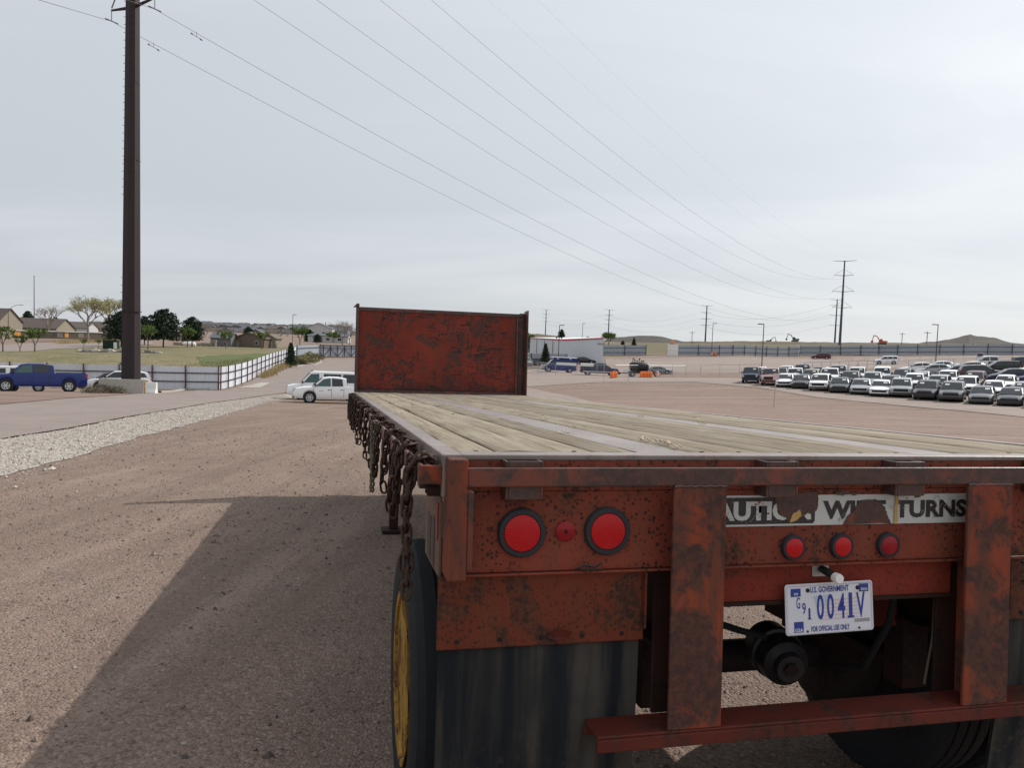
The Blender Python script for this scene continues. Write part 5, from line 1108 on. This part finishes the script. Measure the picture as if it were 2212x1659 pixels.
for k, (px, py) in enumerate(((1538, 768), (1545, 768))): barrel(G(px, py+1), ['left', 'right'][k]+' orange barrel of the pair under the middle lamp post', sc=1.2)
p = GD(1453, 193); p.z = G(1453, 769).z+2.95; barrel(p, 'orange barrel standing on top of the white gate panel', sc=1.3)
p = G(1376, 815)+Vector((0, 1.5, 0)); p.z = h1(p.x, p.y); th = thing('towed_tank', 'black tank trailer with fittings beside the orange barrels', 'trailer', pose(p, 0))
obj('tank', MB().lathe([(.1, -1.45), (.55, -1.4), (.68, -1.2), (.70, 0), (.68, 1.2), (.55, 1.4), (.1, 1.45)], 24, Matrix.Translation((.5, 0, 1.55)) @ Matrix.Rotation(R(90), 4, 'Y')), 'black_steel', th, 40)
obj('chassis', MB().box(-1.2, 2.0, -.65, .65, .55, .85).box(-2.6, -1.2, -.08, .08, .5, .62), 'black_steel', th); obj('tool_box', MB().box(-1.75, -1.15, -.5, .5, .62, 1.25), 'white_plastic', th, bevel=.03); obj('drawbar_jack', MB().box(-2.7, -2.3, -.12, .12, .35, .7), 'black_steel', th)
for x, h_ in ((-.45, .55), (-.2, .35), (.15, .2), (.5, .5), (.8, .2), (1.1, .18)): obj('fitting', MB().tube([(x, 0, 2.2), (x+.05, 0, 2.25+h_)], .06, 6).box(x-.05, x+.2, -.08, .08, 2.2+h_, 2.32+h_), 'black_steel', th)
ty_, rm_ = CARS['truck']['wheel']
for s in (-1, 1): wh = obj('wheel', ty_, None, th, mw=Matrix.Translation((-.55, s*.75, .40)) @ Matrix.Rotation(R(-90*s), 4, 'X')); obj('rim', rm_, None, wh)
for px, py, sx, sz_, mt, lab in ((277, 826, 1.6, 1.1, 'wall_grey', 'low grey utility cabinet behind the metal fence'), (240, 754, 3.2, 1.9, 'leaf_pine', 'dark green utility box on the far street')):
    p = G(px, py-22 if px == 277 else py); th = thing('utility_box', lab, 'cabinet', p); obj('case', MB().box(-sx/2, sx/2, -.5, .5, 0, sz_), mt, th, bevel=.04); obj('lid', MB().box(-sx/2-.05, sx/2+.05, -.56, .56, sz_+.002, sz_+.1), mt, th); obj('label_plate', MB().box(sx*.25, sx*.48, -.515, -.501, .1, sz_*.8), 'white_panel', th)

# ------------------------------------------------------------------ buildings
def gable(wd, dp, hw_, rise, over=.3, along_x=True):
    walls = MB(); a, b2 = wd/2, dp/2
    if along_x:
        walls.add([(-a, -b2, -1), (a, -b2, -1), (a, b2, -1), (-a, b2, -1), (-a, -b2, hw_), (a, -b2, hw_), (a, b2, hw_), (-a, b2, hw_), (-a, 0, hw_+rise), (a, 0, hw_+rise)], [(0, 1, 5, 4), (1, 2, 6, 9, 5), (2, 3, 7, 6), (3, 0, 4, 8, 7)])
        rf = [[(-a-over, -b2-over, hw_-rise*over/b2+.04), (a+over, -b2-over, hw_-rise*over/b2+.04), (a+over, 0, hw_+rise+.04), (-a-over, 0, hw_+rise+.04)], [(-a-over, 0, hw_+rise+.045), (a+over, 0, hw_+rise+.045), (a+over, b2+over, hw_-rise*over/b2+.045), (-a-over, b2+over, hw_-rise*over/b2+.045)]]
    else:
        walls.add([(-a, -b2, -1), (a, -b2, -1), (a, b2, -1), (-a, b2, -1), (-a, -b2, hw_), (a, -b2, hw_), (a, b2, hw_), (-a, b2, hw_), (0, -b2, hw_+rise), (0, b2, hw_+rise)], [(0, 1, 5, 8, 4), (1, 2, 6, 5), (2, 3, 7, 9, 6), (3, 0, 4, 7)])
        rf = [[(-a-over, -b2-over, hw_-rise*over/a+.04), (0, -b2-over, hw_+rise+.04), (0, b2+over, hw_+rise+.04), (-a-over, b2+over, hw_-rise*over/a+.04)], [(0, -b2-over, hw_+rise+.045), (a+over, -b2-over, hw_-rise*over/a+.045), (a+over, b2+over, hw_-rise*over/a+.045), (0, b2+over, hw_+rise+.045)]]
    roof = MB()
    for q in rf: roof.poly(q, (0, 0, .16))
    return walls, roof
def house(p, hd, wd, dp, hw_, rise, wm, rm, label, along=True, wins=(), name='house', cat='house', group=None, door=None):
    th = thing(name, label, cat, pose(p, hd, False), group); a, b2 = gable(wd, dp, hw_, rise, .4, along); obj('wall', a, wm, th); r_ = obj('roof', b2, rm, th)
    if name == 'house': obj('chimney', MB().box(wd*.2, wd*.2+.6, -.3, .3, hw_, hw_+rise+.7), wm, r_)
    for x, z, w_, h_ in wins:
        o = obj('window', MB().box(x-w_/2-.08, x+w_/2+.08, -dp/2-.05, -dp/2-.005, z-.08, z+h_+.08), 'white_panel', th); obj('pane', MB().box(x-w_/2, x+w_/2, -dp/2-.07, -dp/2-.051, z, z+h_), 'window_dark', o)
    if door: obj('door', MB().box(door-.5, door+.5, -dp/2-.06, -dp/2-.005, -.5, 2.1), 'wall_pale', th)
    return th
# white metal building
cn = G(1214, 786); rgt = G(1302, 783); ux = (rgt-cn); ux.z = 0; Lw = ux.length; ux.normalize(); uy = Vector((-ux.y, ux.x, 0))
Mb = Matrix.Identity(4)
lf = GD(1146, 205); vl = lf-cn; vl.z = 0; Ll = vl.length; vl.normalize()
th = thing('metal_building', 'white metal building with thin red eave trim behind the ambulance', 'building', cn.copy())
z0, e0, e1 = -1.2, at(1214, 733.5, (cn-CAM).dot(FW)).z-cn.z, at(1302, 730, (rgt-CAM).dot(FW)).z-cn.z; e2 = at(1146, 730, 205).z-cn.z
A_, B_, C2 = Vector((0, 0, 0)), ux*Lw, vl*Ll; D_ = B_+C2
obj('wall', MB().add([A_+Vector((0, 0, z0)), B_+Vector((0, 0, z0)), B_+Vector((0, 0, e1)), A_+Vector((0, 0, e0))], [(0, 1, 2, 3)]), 'wall_white', th)
obj('wall', MB().add([C2+Vector((0, 0, z0)), A_+Vector((0, 0, z0)), A_+Vector((0, 0, e0)), C2+Vector((0, 0, e2))], [(0, 1, 2, 3)]), 'wall_white', th)
obj('wall', MB().add([B_+Vector((0, 0, z0)), D_+Vector((0, 0, z0)), D_+Vector((0, 0, e2)), B_+Vector((0, 0, e1))], [(0, 1, 2, 3)]), 'wall_white', th)
for k in range(28):
    q = A_.lerp(B_, (k+.5)/28); e_ = e0+(e1-e0)*(k+.5)/28; nb = -uy*.03 if (uy.y > 0) else uy*.03; obj('rib', MB().box(-.04, .04, -.04, 0, z0, e_-.35, Matrix.Translation(q) @ Matrix.Rotation(math.atan2(ux.y, ux.x), 4, 'Z')), 'wall_white', th)
for k in range(1, 4): obj('downpipe', MB().box(-.08, .08, -.12, .02, z0, e0-.35, Matrix.Translation(A_.lerp(C2, k/4)) @ Matrix.Rotation(math.atan2(vl.y, vl.x)+math.pi, 4, 'Z')), 'wall_grey', th)
rdg = (A_+B_)/2+Vector((0, 0, max(e0, e1)+.9)); rdg2 = rdg+C2
tz = lambda v, z: v+Vector((0, 0, z))
obj('roof', MB().poly([tz(A_, e0), tz(B_, e1), tz(D_, e2+.35), tz(C2, e2)], (0, 0, .12)), 'roof_white', th)
obj('eave_trim', MB().tube([tz(A_, e0-.08), tz(B_, e1-.08)], .18, 4).tube([tz(A_, e0-.08), tz(C2, e2-.08)], .15, 4), 'trim_red', th)
obj('sign_plate', MB().box(-.8, .8, -.06, -.02, e1-1.5, e1-1.1, Matrix.Translation(A_.lerp(B_, .93)) @ Matrix.Rotation(math.atan2(ux.y, ux.x), 4, 'Z')), 'plate_grey', th)
p = G(1118, 800); th = thing('metal_building', 'white building corner with red trim right beside the headboard', 'building', p); hz = at(1130, 737, (p-CAM).dot(FW)).z-p.z
obj('wall', MB().box(-14, 1.0, 0, 10, -1, hz), 'wall_white', th); obj('eave_trim', MB().box(-14.1, 1.1, -.1, 10.1, hz+.002, hz+.45), 'trim_red', th); obj('corner_trim', MB().box(.85, 1.06, -.06, -.002, -1, hz-.01), 'wall_pale', th)
p = GD(1136, 240); p.z = at(1136, 770, 240).z; th = thing('dark_shed', 'dark flat shed between the two white buildings', 'shed', p); obj('wall', MB().box(-4, 2.8, 0, 8, -1, 5.2), 'wall_grey', th); obj('roof', MB().box(-4.3, 3.1, -.3, 8.3, 5.201, 5.5), 'roof_grey', th); obj('window', MB().box(-.5, 1.2, -.03, -.002, 2.5, 3.8), 'window_dark', th)
# houses on the left street
def hp(px, py, dd): p = GD(px, dd); p.z = at(px, py, dd).z; return p
house(hp(-25, 722, 250), R(-8), 16, 10, 4.2, 4.2, 'wall_tan', 'roof_brown', 'tall brown-roofed house cut by the left edge', True, [(3, 1.2, 1.2, 1.2), (6, 1.2, 1.2, 1.2)])
house(hp(86, 724, 270), R(-4), 19, 10, 2.6, 3.2, 'wall_tan', 'roof_brown', 'long low house with brown roof left of the budding trees', True, [(-6, .8, 1.4, 1.1), (-2, .8, 1.4, 1.1), (3, .8, 1.4, 1.1), (7, .8, 1.0, 1.1)], door=5)
house(hp(165, 722, 330), R(0), 14, 9, 2.8, 2.4, 'wall_pale', 'roof_brown', 'small pale house behind the budding trees', True, [(-3, .8, 1.2, 1.1), (2, .8, 1.2, 1.1)])
house(hp(222, 722, 360), R(0), 14, 9, 3.0, 2.6, 'wall_brown', 'roof_brown', 'brown house half hidden by the left pine', True, [(-3, .8, 1.2, 1.1), (2, .8, 1.2, 1.1)])
# long low wall with pale coping by the street
a0, b0 = hp(26, 726, 215), hp(235, 728, 235); d_ = b0-a0; th = thing('garden_wall', 'long low garden wall with white coping before the brown houses', 'wall', a0); ln = d_.length; mw_ = Matrix.Rotation(math.atan2(d_.y, d_.x), 4, 'Z')
obj('wall', MB().box(0, ln, -.15, .15, -.5, 1.5), 'wall_brown', th, mw=mw_); obj('coping', MB().box(-.1, ln+.1, -.3, .3, 1.501, 1.75), 'white_panel', th, mw=mw_)
for k, (f0, f1, mt) in enumerate(((.02, .08, 'light_orange'), (.11, .16, 'wall_tan'), (.44, .50, 'wall_tan'), (.52, .56, 'light_orange'), (.66, .72, 'wall_tan'))): obj('wall_panel', MB().box(ln*f0, ln*f1, -.20, -.152, -.1, 1.2), mt, th, mw=mw_)
# sheds by the pasture
house(hp(485, 752, 232), R(-4), 6.2, 5, 3.1, 1.3, 'wall_grey', 'roof_grey', 'grey shed with pale blue-grey roof behind the pasture', True, [(1.5, .8, .8, 1.0)], 'shed', 'shed')
house(hp(548, 752, 236), R(-4), 9.5, 7, 3.0, 1.7, 'wall_brown', 'wall_brown', 'large brown shed behind the pasture saplings', False, [(2.4, 1.2, .9, 1.0)], 'shed', 'shed')
house(hp(588, 751, 240), R(-4), 4.2, 5, 2.9, 1.2, 'wall_tan', 'wall_brown', 'small tan shed beside the large brown one', False, [], 'shed', 'shed', door=.6)
house(hp(512, 752, 234), R(-4), 2.4, 2.4, 2.5, .8, 'wall_tan', 'roof_brown', 'narrow tan hut between the grey and brown sheds', False, [], 'shed', 'shed', door=0)
for px, wd, hg in ((384, 2.4, 1.7), (397, 2.4, 1.6), (432, 1.8, 1.5), (441, 1.8, 1.6), (452, 2.2, 1.5), (461, 1.8, 2.4)):
    p = hp(px, 752, 226); th = thing('timber_stack', '%s tan timber stack along the pasture edge' % {384: 'leftmost', 397: 'second', 432: 'third', 441: 'fourth', 452: 'fifth', 461: 'tallest'}[px], 'timber stack', p, 'timber stacks')
    for k in range(4): obj('beam', MB().box(-wd/2+random.uniform(0, .15), wd/2-random.uniform(0, .15), -.4, .4, hg*k/4+.01, hg*(k+1)/4-.03), 'wall_tan', th)
    obj('opening', MB().box(-wd*.15, wd*.15, -.42, -.401, .05, hg*.6), 'wall_brown', th)
p = hp(409, 750, 224); th = thing('gas_tank', 'white horizontal gas tank between the timber stacks', 'tank', p); obj('shell', MB().lathe([(.05, -1.9), (.4, -1.8), (.6, -1.5), (.6, 1.5), (.4, 1.8), (.05, 1.9)], 18, Matrix.Translation((0, 0, .95)) @ Matrix.Rotation(R(90), 4, 'Y')), 'white_plastic', th, 40)
for x in (-1, 1): obj('saddle', MB().box(x-.15, x+.15, -.4, .4, -.2, .5), 'concrete', th)
# pale house cluster right of the sheds and the hillside suburb
house(hp(690, 726, 420), R(5), 15, 10, 4.0, 3.0, 'wall_pale', 'roof_grey', 'pale house with white gable above the road gate', False, [(-3, 1, 1.4, 1.3), (3, 1, 1.4, 1.3)])
house(hp(712, 738, 330), R(0), 17, 6, 2.4, .8, 'wall_pale', 'roof_grey', 'long pale low building behind the gate', True, [(-5, .6, 1.5, 1.0), (0, .6, 1.5, 1.0), (5, .6, 1.5, 1.0)])
rh = random.Random(21); cnt = 0
for row, (dd, y0, n_, step) in enumerate(((560, 726, 13, 24), (640, 720, 15, 21), (740, 715, 16, 20), (860, 709, 16, 20))):
    for i in range(n_):
        px = 440+i*step+rh.uniform(-5, 5)+row*3
        if px > 765: continue
        yy = y0+(px-440)*.030+rh.uniform(-1, 1.5); p = hp(px, yy, dd); wm = rh.choice(['wall_pale', 'wall_grey', 'wall_tan', 'wall_bluegrey', 'wall_bluegrey', 'wall_grey']); two = 5.2 if row > 0 else 3.6
        wn = [(-3, .8, 1.5, 1.2), (2.5, .8, 1.5, 1.2), (-3, 3.3, 1.4, 1.1), (2.5, 3.3, 1.4, 1.1)][:4 if two > 4 else 2]
        house(p, R(rh.uniform(-25, 25)), rh.uniform(11, 16), 9, two, rh.uniform(1.8, 2.8), wm, rh.choice(['roof_grey', 'roof_brown', 'roof_grey']), 'two-storey suburban house, %s from the left in the %s terrace of the hillside' % (ORD[i], ['nearest', 'second', 'third', 'highest'][row]) if two > 4 else 'low suburban house, %s from the left in the nearest terrace of the hillside' % ORD[i], rh.random() < .5, wn, group='hillside houses')

# excavators on the ridge
def excavator(p, sc, flip, mat, label, curl=1):
    th = thing('excavator', label, 'excavator', Matrix.Translation(p) @ Matrix.Diagonal((sc*flip, sc, sc, 1)))
    obj('track', MB().box(-2.2, 2.2, -1.6, -1.0, 0, .9), 'trim_black', th, bevel=.3); obj('track', MB().box(-2.2, 2.2, 1.0, 1.6, 0, .9), 'trim_black', th, bevel=.3); obj('house', MB().box(-2.6, 1.4, -1.4, 1.4, 1.0, 2.2), mat, th, bevel=.15); obj('cab', MB().box(.3, 1.6, -1.4, -.4, 2.2, 3.2), mat, th, bevel=.1)
    obj('boom', MB().tube([(1.2, 0, 1.8), (3.0, 0, 4.6), (5.2, 0, 5.2)], .30, 5), mat, th); obj('stick', MB().tube([(5.1, 0, 5.3), (6.0, 0, 2.0)], .22, 5), mat, th); obj('bucket', MB().poly([(5.5, -.6, 2.1), (6.4, -.6, 2.0), (6.6, -.6, 1.0), (5.6, -.6, .8)], (0, 1.2, 0)), mat, th)
def rid(px, py, dd): return at(px, py, dd)
excavator(rid(1717, 738, 545), 1.0, -1, 'excavator_dark', 'dark excavator with arched boom on the ridge left of the tall pole')
excavator(rid(1662, 740, 570), .8, 1, 'excavator_dark', 'small dark excavator half hidden on the ridge'); excavator(rid(1905, 744, 330), .72, -1, 'excavator_orange', 'red excavator behind the long right-hand fence')

# ------------------------------------------------------------------ trees and plants
def leaves(mb_, c, r, n, size, rn, flat=1.0):
    for _ in range(n):
        while True:
            d = Vector((rn.uniform(-1, 1), rn.uniform(-1, 1), rn.uniform(-1, 1)))
            if d.length < 1: break
        q = c+Vector((d.x*r[0], d.y*r[1], d.z*r[2])); a = Vector((rn.gauss(0, 1), rn.gauss(0, 1), rn.gauss(0, 1)*flat)).normalized(); b2 = a.cross(Vector((rn.gauss(0, 1), rn.gauss(0, 1), rn.gauss(0, 1)))).normalized(); s = size*rn.uniform(.6, 1.4)
        mb_.add([q-a*s-b2*s*.5, q+a*s-b2*s*.3, q+a*s*.8+b2*s*.6, q-a*s*.7+b2*s*.5], [(0, 1, 2, 3)])
def branches(mb_, p, d, L, r, depth, rn, tips, spread=.55, n=3, shrink=.68):
    q = p+d*L; m1 = p.lerp(q, .5)+Vector((rn.uniform(-.06, .06), rn.uniform(-.06, .06), 0))*L
    mb_.tube([p, m1, q], r, 4 if r < .08 else 6, r1=r*.62, cap=False)
    if depth == 0: tips.append(q); return
    if depth <= 1: tips.append(m1)
    for k in range(n):
        a = 2*math.pi*(k+rn.random()*.8)/n; side = Vector((math.cos(a), math.sin(a), 0)); nd_ = (d+side*spread*rn.uniform(.6, 1.3)+Vector((0, 0, .12))).normalized()
        branches(mb_, p.lerp(q, rn.uniform(.6, 1.0)), nd_, L*shrink*rn.uniform(.8, 1.15), r*.60, depth-1, rn, tips, spread, n, shrink)
def tree(p, hgt, style, label, seed=0, wide=1.0, group=None, name=None):
    rn = random.Random(seed); th = thing(name or {'pine': 'pine_tree', 'spruce': 'spruce_tree', 'green': 'leafy_tree', 'sapling': 'sapling', 'bare': 'bare_tree', 'yellow': 'budding_tree'}[style], label, 'tree', p, group); tr, cr_ = MB(), MB(); tips = []; z = Vector((0, 0, 1))
    if style in ('pine', 'spruce'):
        tr.tube([z*-.3, z*hgt*.93], hgt*.022, 7, r1=.03); n = 30 if style == 'pine' else 34
        for k in range(n):
            u = (k+.5)/n; hz_ = hgt*((.20 if style == 'pine' else .06)+u*(.79 if style == 'pine' else .92)); rad_ = hgt*wide*((.36*math.sin(min(1, (1-u)*1.9+.12)*math.pi/2)) if style == 'pine' else .30*(1-u)**.85+.015)
            for j in range(6 if u < .85 else 3):
                a = k*2.4+j*2*math.pi/6+rn.uniform(-.35, .35); rr_ = rad_*rn.uniform(.62, 1.12); tip = Vector((math.cos(a)*rr_, math.sin(a)*rr_, hz_+rn.uniform(-.02, .04)*hgt-(.04*hgt if style == 'spruce' else 0)))
                tr.tube([z*hz_, tip], hgt*.005, 3, cap=False)
                for w2 in (.45, .75, 1.0): leaves(cr_, (z*hz_).lerp(tip, w2), (hgt*.06, hgt*.06, hgt*.042), 15 if style == 'pine' else 10, hgt*.019, rn)
    else:
        dep = {'sapling': 3, 'green': 4, 'bare': 5, 'yellow': 5}[style]; tr.tube([z*-.3, z*hgt*.24], hgt*.024, 7, r1=hgt*.018)
        for k in range(4 if style != 'sapling' else 3):
            a = 2*math.pi*k/4+rn.random(); d = Vector((math.cos(a)*.55*wide, math.sin(a)*.55*wide, 1)).normalized()
            branches(tr, z*hgt*.22, d, hgt*.27, hgt*.013, dep-1, rn, tips, .62*wide, 3)
        if style in ('green', 'sapling'):
            for q in tips: leaves(cr_, q, (hgt*.075, hgt*.075, hgt*.06), 16 if style == 'green' else 26, hgt*.020, rn)
        elif style == 'yellow':
            for q in tips: leaves(cr_, q, (hgt*.06, hgt*.06, hgt*.05), 8, hgt*.009, rn)
        else:
            for q in tips: leaves(cr_, q, (hgt*.045, hgt*.045, hgt*.045), 4, hgt*.0045, rn)
    if style not in ('pine', 'spruce'):
        k_ = hgt/max(v[2] for v in (cr_.v or tr.v)); tr.v = [(x*k_, y*k_, z_*k_) for x, y, z_ in tr.v]; cr_.v = [(x*k_, y*k_, z_*k_) for x, y, z_ in cr_.v]
    obj('trunk', tr, {'pine': 'bark_dark', 'spruce': 'bark_dark', 'bare': 'bark_grey', 'yellow': 'bark_grey'}.get(style, 'bark'), th)
    obj('crown', cr_, {'pine': 'leaf_pine', 'spruce': 'leaf_spruce', 'green': 'leaf_green', 'sapling': 'leaf_green', 'bare': 'leaf_bare', 'yellow': 'leaf_yellow'}[style], th)
def T(px, pyb, pyt, dd, style, label, seed, wide=1.0, **kw):
    p = hp(px, pyb, dd); tree(p, at(px, pyt, dd).z-p.z, style, label, seed, wide, **kw)
T(262, 748, 672, 185, 'pine', 'dark rounded pine left of the brown pole', 1, 1.25)
T(353, 750, 668, 187, 'pine', 'largest dark pine right of the brown pole', 2, 1.15)
T(312, 746, 684, 215, 'pine', 'dark pine partly behind the brown pole', 3, .9)
T(415, 748, 686, 200, 'pine', 'smaller dark pine right of the largest one', 4, 1.0)
T(60, 712, 672, 330, 'pine', 'distant dark pine behind the leftmost roof', 5, .8); T(120, 712, 686, 360, 'pine', 'little distant pine behind the long low roof', 6, .8)
T(190, 730, 636, 225, 'yellow', 'big budding yellow-green tree left of the dark pine', 7, 1.35); T(238, 730, 640, 240, 'yellow', 'second budding tree just left of the brown pole', 8, 1.15)
T(105, 728, 655, 245, 'bare', 'pale bare tree behind the long low house', 9, 1.0); T(215, 726, 690, 300, 'bare', 'small bare tree under the big budding one', 10, 1.3)
T(320, 752, 700, 168, 'sapling', 'young green tree right of the brown pole', 11, .9, group='young trees'); T(405, 752, 702, 190, 'sapling', 'young green tree below the smaller pine', 12, .9, group='young trees')
T(488, 754, 713, 196, 'sapling', 'young green tree before the grey shed', 13, 1.0, group='young trees'); T(566, 754, 714, 196, 'sapling', 'young green tree before the brown shed', 14, 1.0, group='young trees')
T(6, 762, 700, 130, 'sapling', 'slim young tree at the left edge above the fence', 15, .7, group='young trees'); T(43, 763, 722, 130, 'sapling', 'small young tree second from the left edge', 16, .8, group='young trees'); T(75, 762, 706, 130, 'sapling', 'slim young tree right of the street lamp', 17, .8, group='young trees')
T(181, 752, 731, 150, 'sapling', 'tiny young tree by the street bend', 18, .8, group='young trees'); T(213, 750, 733, 155, 'sapling', 'tiny young tree left of the green utility box', 19, .8, group='young trees')
T(648, 748, 703, 240, 'green', 'leafy green tree beside the thin lamp post', 20, 1.0); T(600, 744, 707, 300, 'bare', 'wide bare tree behind the small tan shed', 21, 1.4); T(668, 745, 712, 330, 'pine', 'far dark pine left of the pale low building', 22, .9); T(686, 744, 722, 300, 'pine', 'low dark pine above the road gate', 23, 1.2)
T(740, 748, 688, 270, 'bare', 'tall bare tree just left of the headboard', 24, 1.1); T(720, 746, 715, 320, 'green', 'low leafy tree behind the gate', 25, 1.3); T(755, 746, 700, 280, 'bare', 'bare tree touching the headboard edge', 26, .9)
T(440, 745, 694, 330, 'bare', 'bare tree right of the pines', 27, 1.0); T(470, 735, 705, 420, 'bare', 'distant bare tree above the grey shed', 28, 1.3); T(536, 735, 706, 430, 'pine', 'distant dark tree above the brown shed', 29, 1.1); T(620, 734, 708, 430, 'bare', 'distant bare tree left of the lamp post', 30, 1.3); T(500, 733, 706, 470, 'bare', 'distant bare tree before the hillside houses', 31, 1.2); T(700, 735, 706, 430, 'bare', 'distant bare tree by the white gable', 32, 1.3)
T(629, 790, 739, 118, 'spruce', 'dark spruce at the road bend in front of the gate', 33, .95)
T(1180, 782, 741, 152, 'spruce', 'small dark spruce before the white building wall', 34, .9); T(1315, 752, 716, 215, 'green', 'bright green tree at the right corner of the white building', 35, 1.3); T(1306, 750, 724, 225, 'bare', 'thin bare shrub by the white building corner', 36, .9); T(1370, 748, 729, 260, 'spruce', 'small dark spruce beyond the short grey fence', 37, 1.1); T(1346, 747, 736, 270, 'pine', 'little round pine beyond the short grey fence', 38, 1.0); T(1135, 770, 716, 215, 'green', 'yellow-green tree squeezed beside the headboard', 39, .9)
T(1213, 745, 712, 330, 'pine', 'dark tree behind the lamp post with cameras', 40, .6); T(1270, 738, 727, 520, 'pine', 'distant dark tree on the hill behind the roof', 41, 1.4); T(1284, 739, 729, 520, 'pine', 'second distant dark tree on that hill', 42, 1.4); T(2103, 751, 742, 240, 'spruce', 'low dark bush at the foot of the flat-topped hill', 43, 2.2)
def shrub(p, rx, rz2, mat, label, seed, n=900, size=.10, name='shrub', up=True):
    rn = random.Random(seed); th = thing(name, label, 'shrub', p); st, fo = MB(), MB()
    for k in range(40): a = rn.uniform(0, 6.28); e = Vector((math.cos(a)*rx*rn.uniform(.2, .9), math.sin(a)*rx*rn.uniform(.2, .9), rz2*rn.uniform(.6, 1.1))); st.tube([(e.x*.25, e.y*.25, -.05), e], .012, 3, cap=False)
    for k in range(14): a = rn.uniform(0, 6.28); rr_ = rn.uniform(0, .75); leaves(fo, Vector((math.cos(a)*rx*rr_, math.sin(a)*rx*rr_, rz2*(.35+.5*(1-rr_)*rn.random()))), (rx*.35, rx*.35, rz2*.35), n//14, size, rn)
    obj('stems', st, 'bark', th); obj('foliage', fo, mat, th)
shrub(G(655, 786), 2.3, 1.5, 'leaf_sage', 'large sage-coloured shrub right of the spruce', 50, 1800, .12); shrub(G(682, 780), 1.6, 1.3, 'leaf_sage', 'sage-coloured shrub at the kerb end by the gate', 51, 1200, .12); shrub(G(668, 782), 1.8, 1.6, 'leaf_sage', 'middle sage-coloured shrub of the kerb island', 52, 1300, .12)
shrub(G(250, 849)+Vector((0, -1.7, 0)), 1.5, .75, 'leaf_dead', 'tangled grey-green tumbleweed against the concrete block', 53, 2200, .045, 'tumbleweed'); shrub(G(306, 848)+Vector((.2, -.9, 0)), .45, .55, 'leaf_straw', 'dry weed clump at the foot of the brown pole', 54, 500, .05, 'dry_weed')
# dry grass along the climbing fence and on the fields (uncountable)
def tufts(name, P, hgt, mat, label, seed, spread=.10, blades=7):
    rs2 = np.random.RandomState(seed); n = len(P); mbb = MB()
    V = []; F = []
    for i in range(n):
        for k in range(blades):
            a = rs2.uniform(0, 6.28); b_ = np.array(P[i])+np.array([rs2.normal(0, spread), rs2.normal(0, spread), -.02]); h_ = hgt*rs2.uniform(.5, 1.3); w_ = hgt*.045; ln = rs2.normal(0, .28, 2)*h_
            c, s = math.cos(a)*w_, math.sin(a)*w_; j = len(V); V += [(b_[0]-c, b_[1]-s, b_[2]), (b_[0]+c, b_[1]+s, b_[2]), (b_[0]+ln[0], b_[1]+ln[1], b_[2]+h_)]; F.append((j, j+1, j+2))
    mbb.v = V; mbb.f = F; o = obj(name, mbb, mat, kind='stuff'); return tag(o, label, 'grass')
def band(pa, pb, n, sd, w_=1.0):
    rs2 = np.random.RandomState(sd); a = interp([G(*p) for p in pa], 60); b2 = interp([G(*p) for p in pb], 60); out = []
    for _ in range(n): i = rs2.randint(0, 60); q = a[i].lerp(b2[i], rs2.uniform(0, 1)**w_); out.append((q.x+rs2.normal(0, .2), q.y+rs2.normal(0, .2), h1(q.x, q.y)))
    return out
tufts('dry_grass', band([(566, 815), (590, 802), (618, 789), (632, 786)], [(574, 818), (602, 802), (632, 790), (642, 790)], 420, 5), .75, 'leaf_straw', 'dry straw-coloured grass along the climbing fence', 6, .18)
tufts('field_grass', band([(-100, 795), (0, 792), (200, 790), (400, 792), (540, 775)], [(-100, 820), (0, 820), (200, 826), (400, 829), (560, 800)], 1500, 7), .40, 'leaf_sage', 'low sage grass on the field behind the left fence', 8, .5)
tufts('bank_grass', band([(120, 738), (200, 735), (260, 733)], [(120, 745), (200, 742), (260, 740)], 500, 9), .9, 'leaf_straw', 'tall straw grass on the bank below the brown houses', 10, .6)
# boulders by the field
for k in range(16):
    px = 175+k*11.5+random.uniform(-5, 5); p = hp(px, 797-20+random.uniform(-2, 3)-k*.35, 128); r_ = random.uniform(.35, .75); rn2 = random.Random(k); mbb = MB().lathe([(.3*r_, -.3*r_), (.9*r_, 0), (r_, .35*r_), (.7*r_, .7*r_), (.2*r_, .85*r_)], 7)
    mbb.v = [(x*rn2.uniform(.75, 1.3)*1.3, y*rn2.uniform(.75, 1.2), z_*rn2.uniform(.8, 1.2)) for x, y, z_ in mbb.v]; p.z = h1(p.x, p.y); o = obj('boulder', mbb, 'wall_grey' if k % 3 else 'concrete', smooth=25); o.location = p; tag(o, '%s boulder from the left in the rock row behind the fence' % (ORD+['last'])[k], 'boulder', 'boulders in the rock row')
# kerbs
def kerb(pl, label, h_=.14, w_=.18):
    P = interp([G(*p) for p in pl], 30); o0 = P[0].copy(); rows = []
    for i, p in enumerate(P):
        d = P[min(i+1, 29)]-P[max(i-1, 0)]; nn = Vector((d.y, -d.x, 0)).normalized(); z = h1(p.x, p.y)-o0.z; q = Vector((p.x-o0.x, p.y-o0.y, 0)); rows.append([tuple(q-nn*w_+Vector((0, 0, z-.05))), tuple(q-nn*w_+Vector((0, 0, z+h_))), tuple(q+nn*w_+Vector((0, 0, z+h_))), tuple(q+nn*w_+Vector((0, 0, z-.05)))])
    o = obj('kerb', MB().grid(rows, True), 'concrete', kind='structure'); o.location = o0
kerb([(640, 792), (655, 790), (680, 789), (692, 784), (697, 777)], 'kerb'); kerb([(344, 848), (400, 842), (450, 843)], 'kerb'); kerb([(1130, 806), (1170, 801), (1200, 799)], 'kerb')
# drop the unlabelled helper state
bpy.context.view_layer.update()
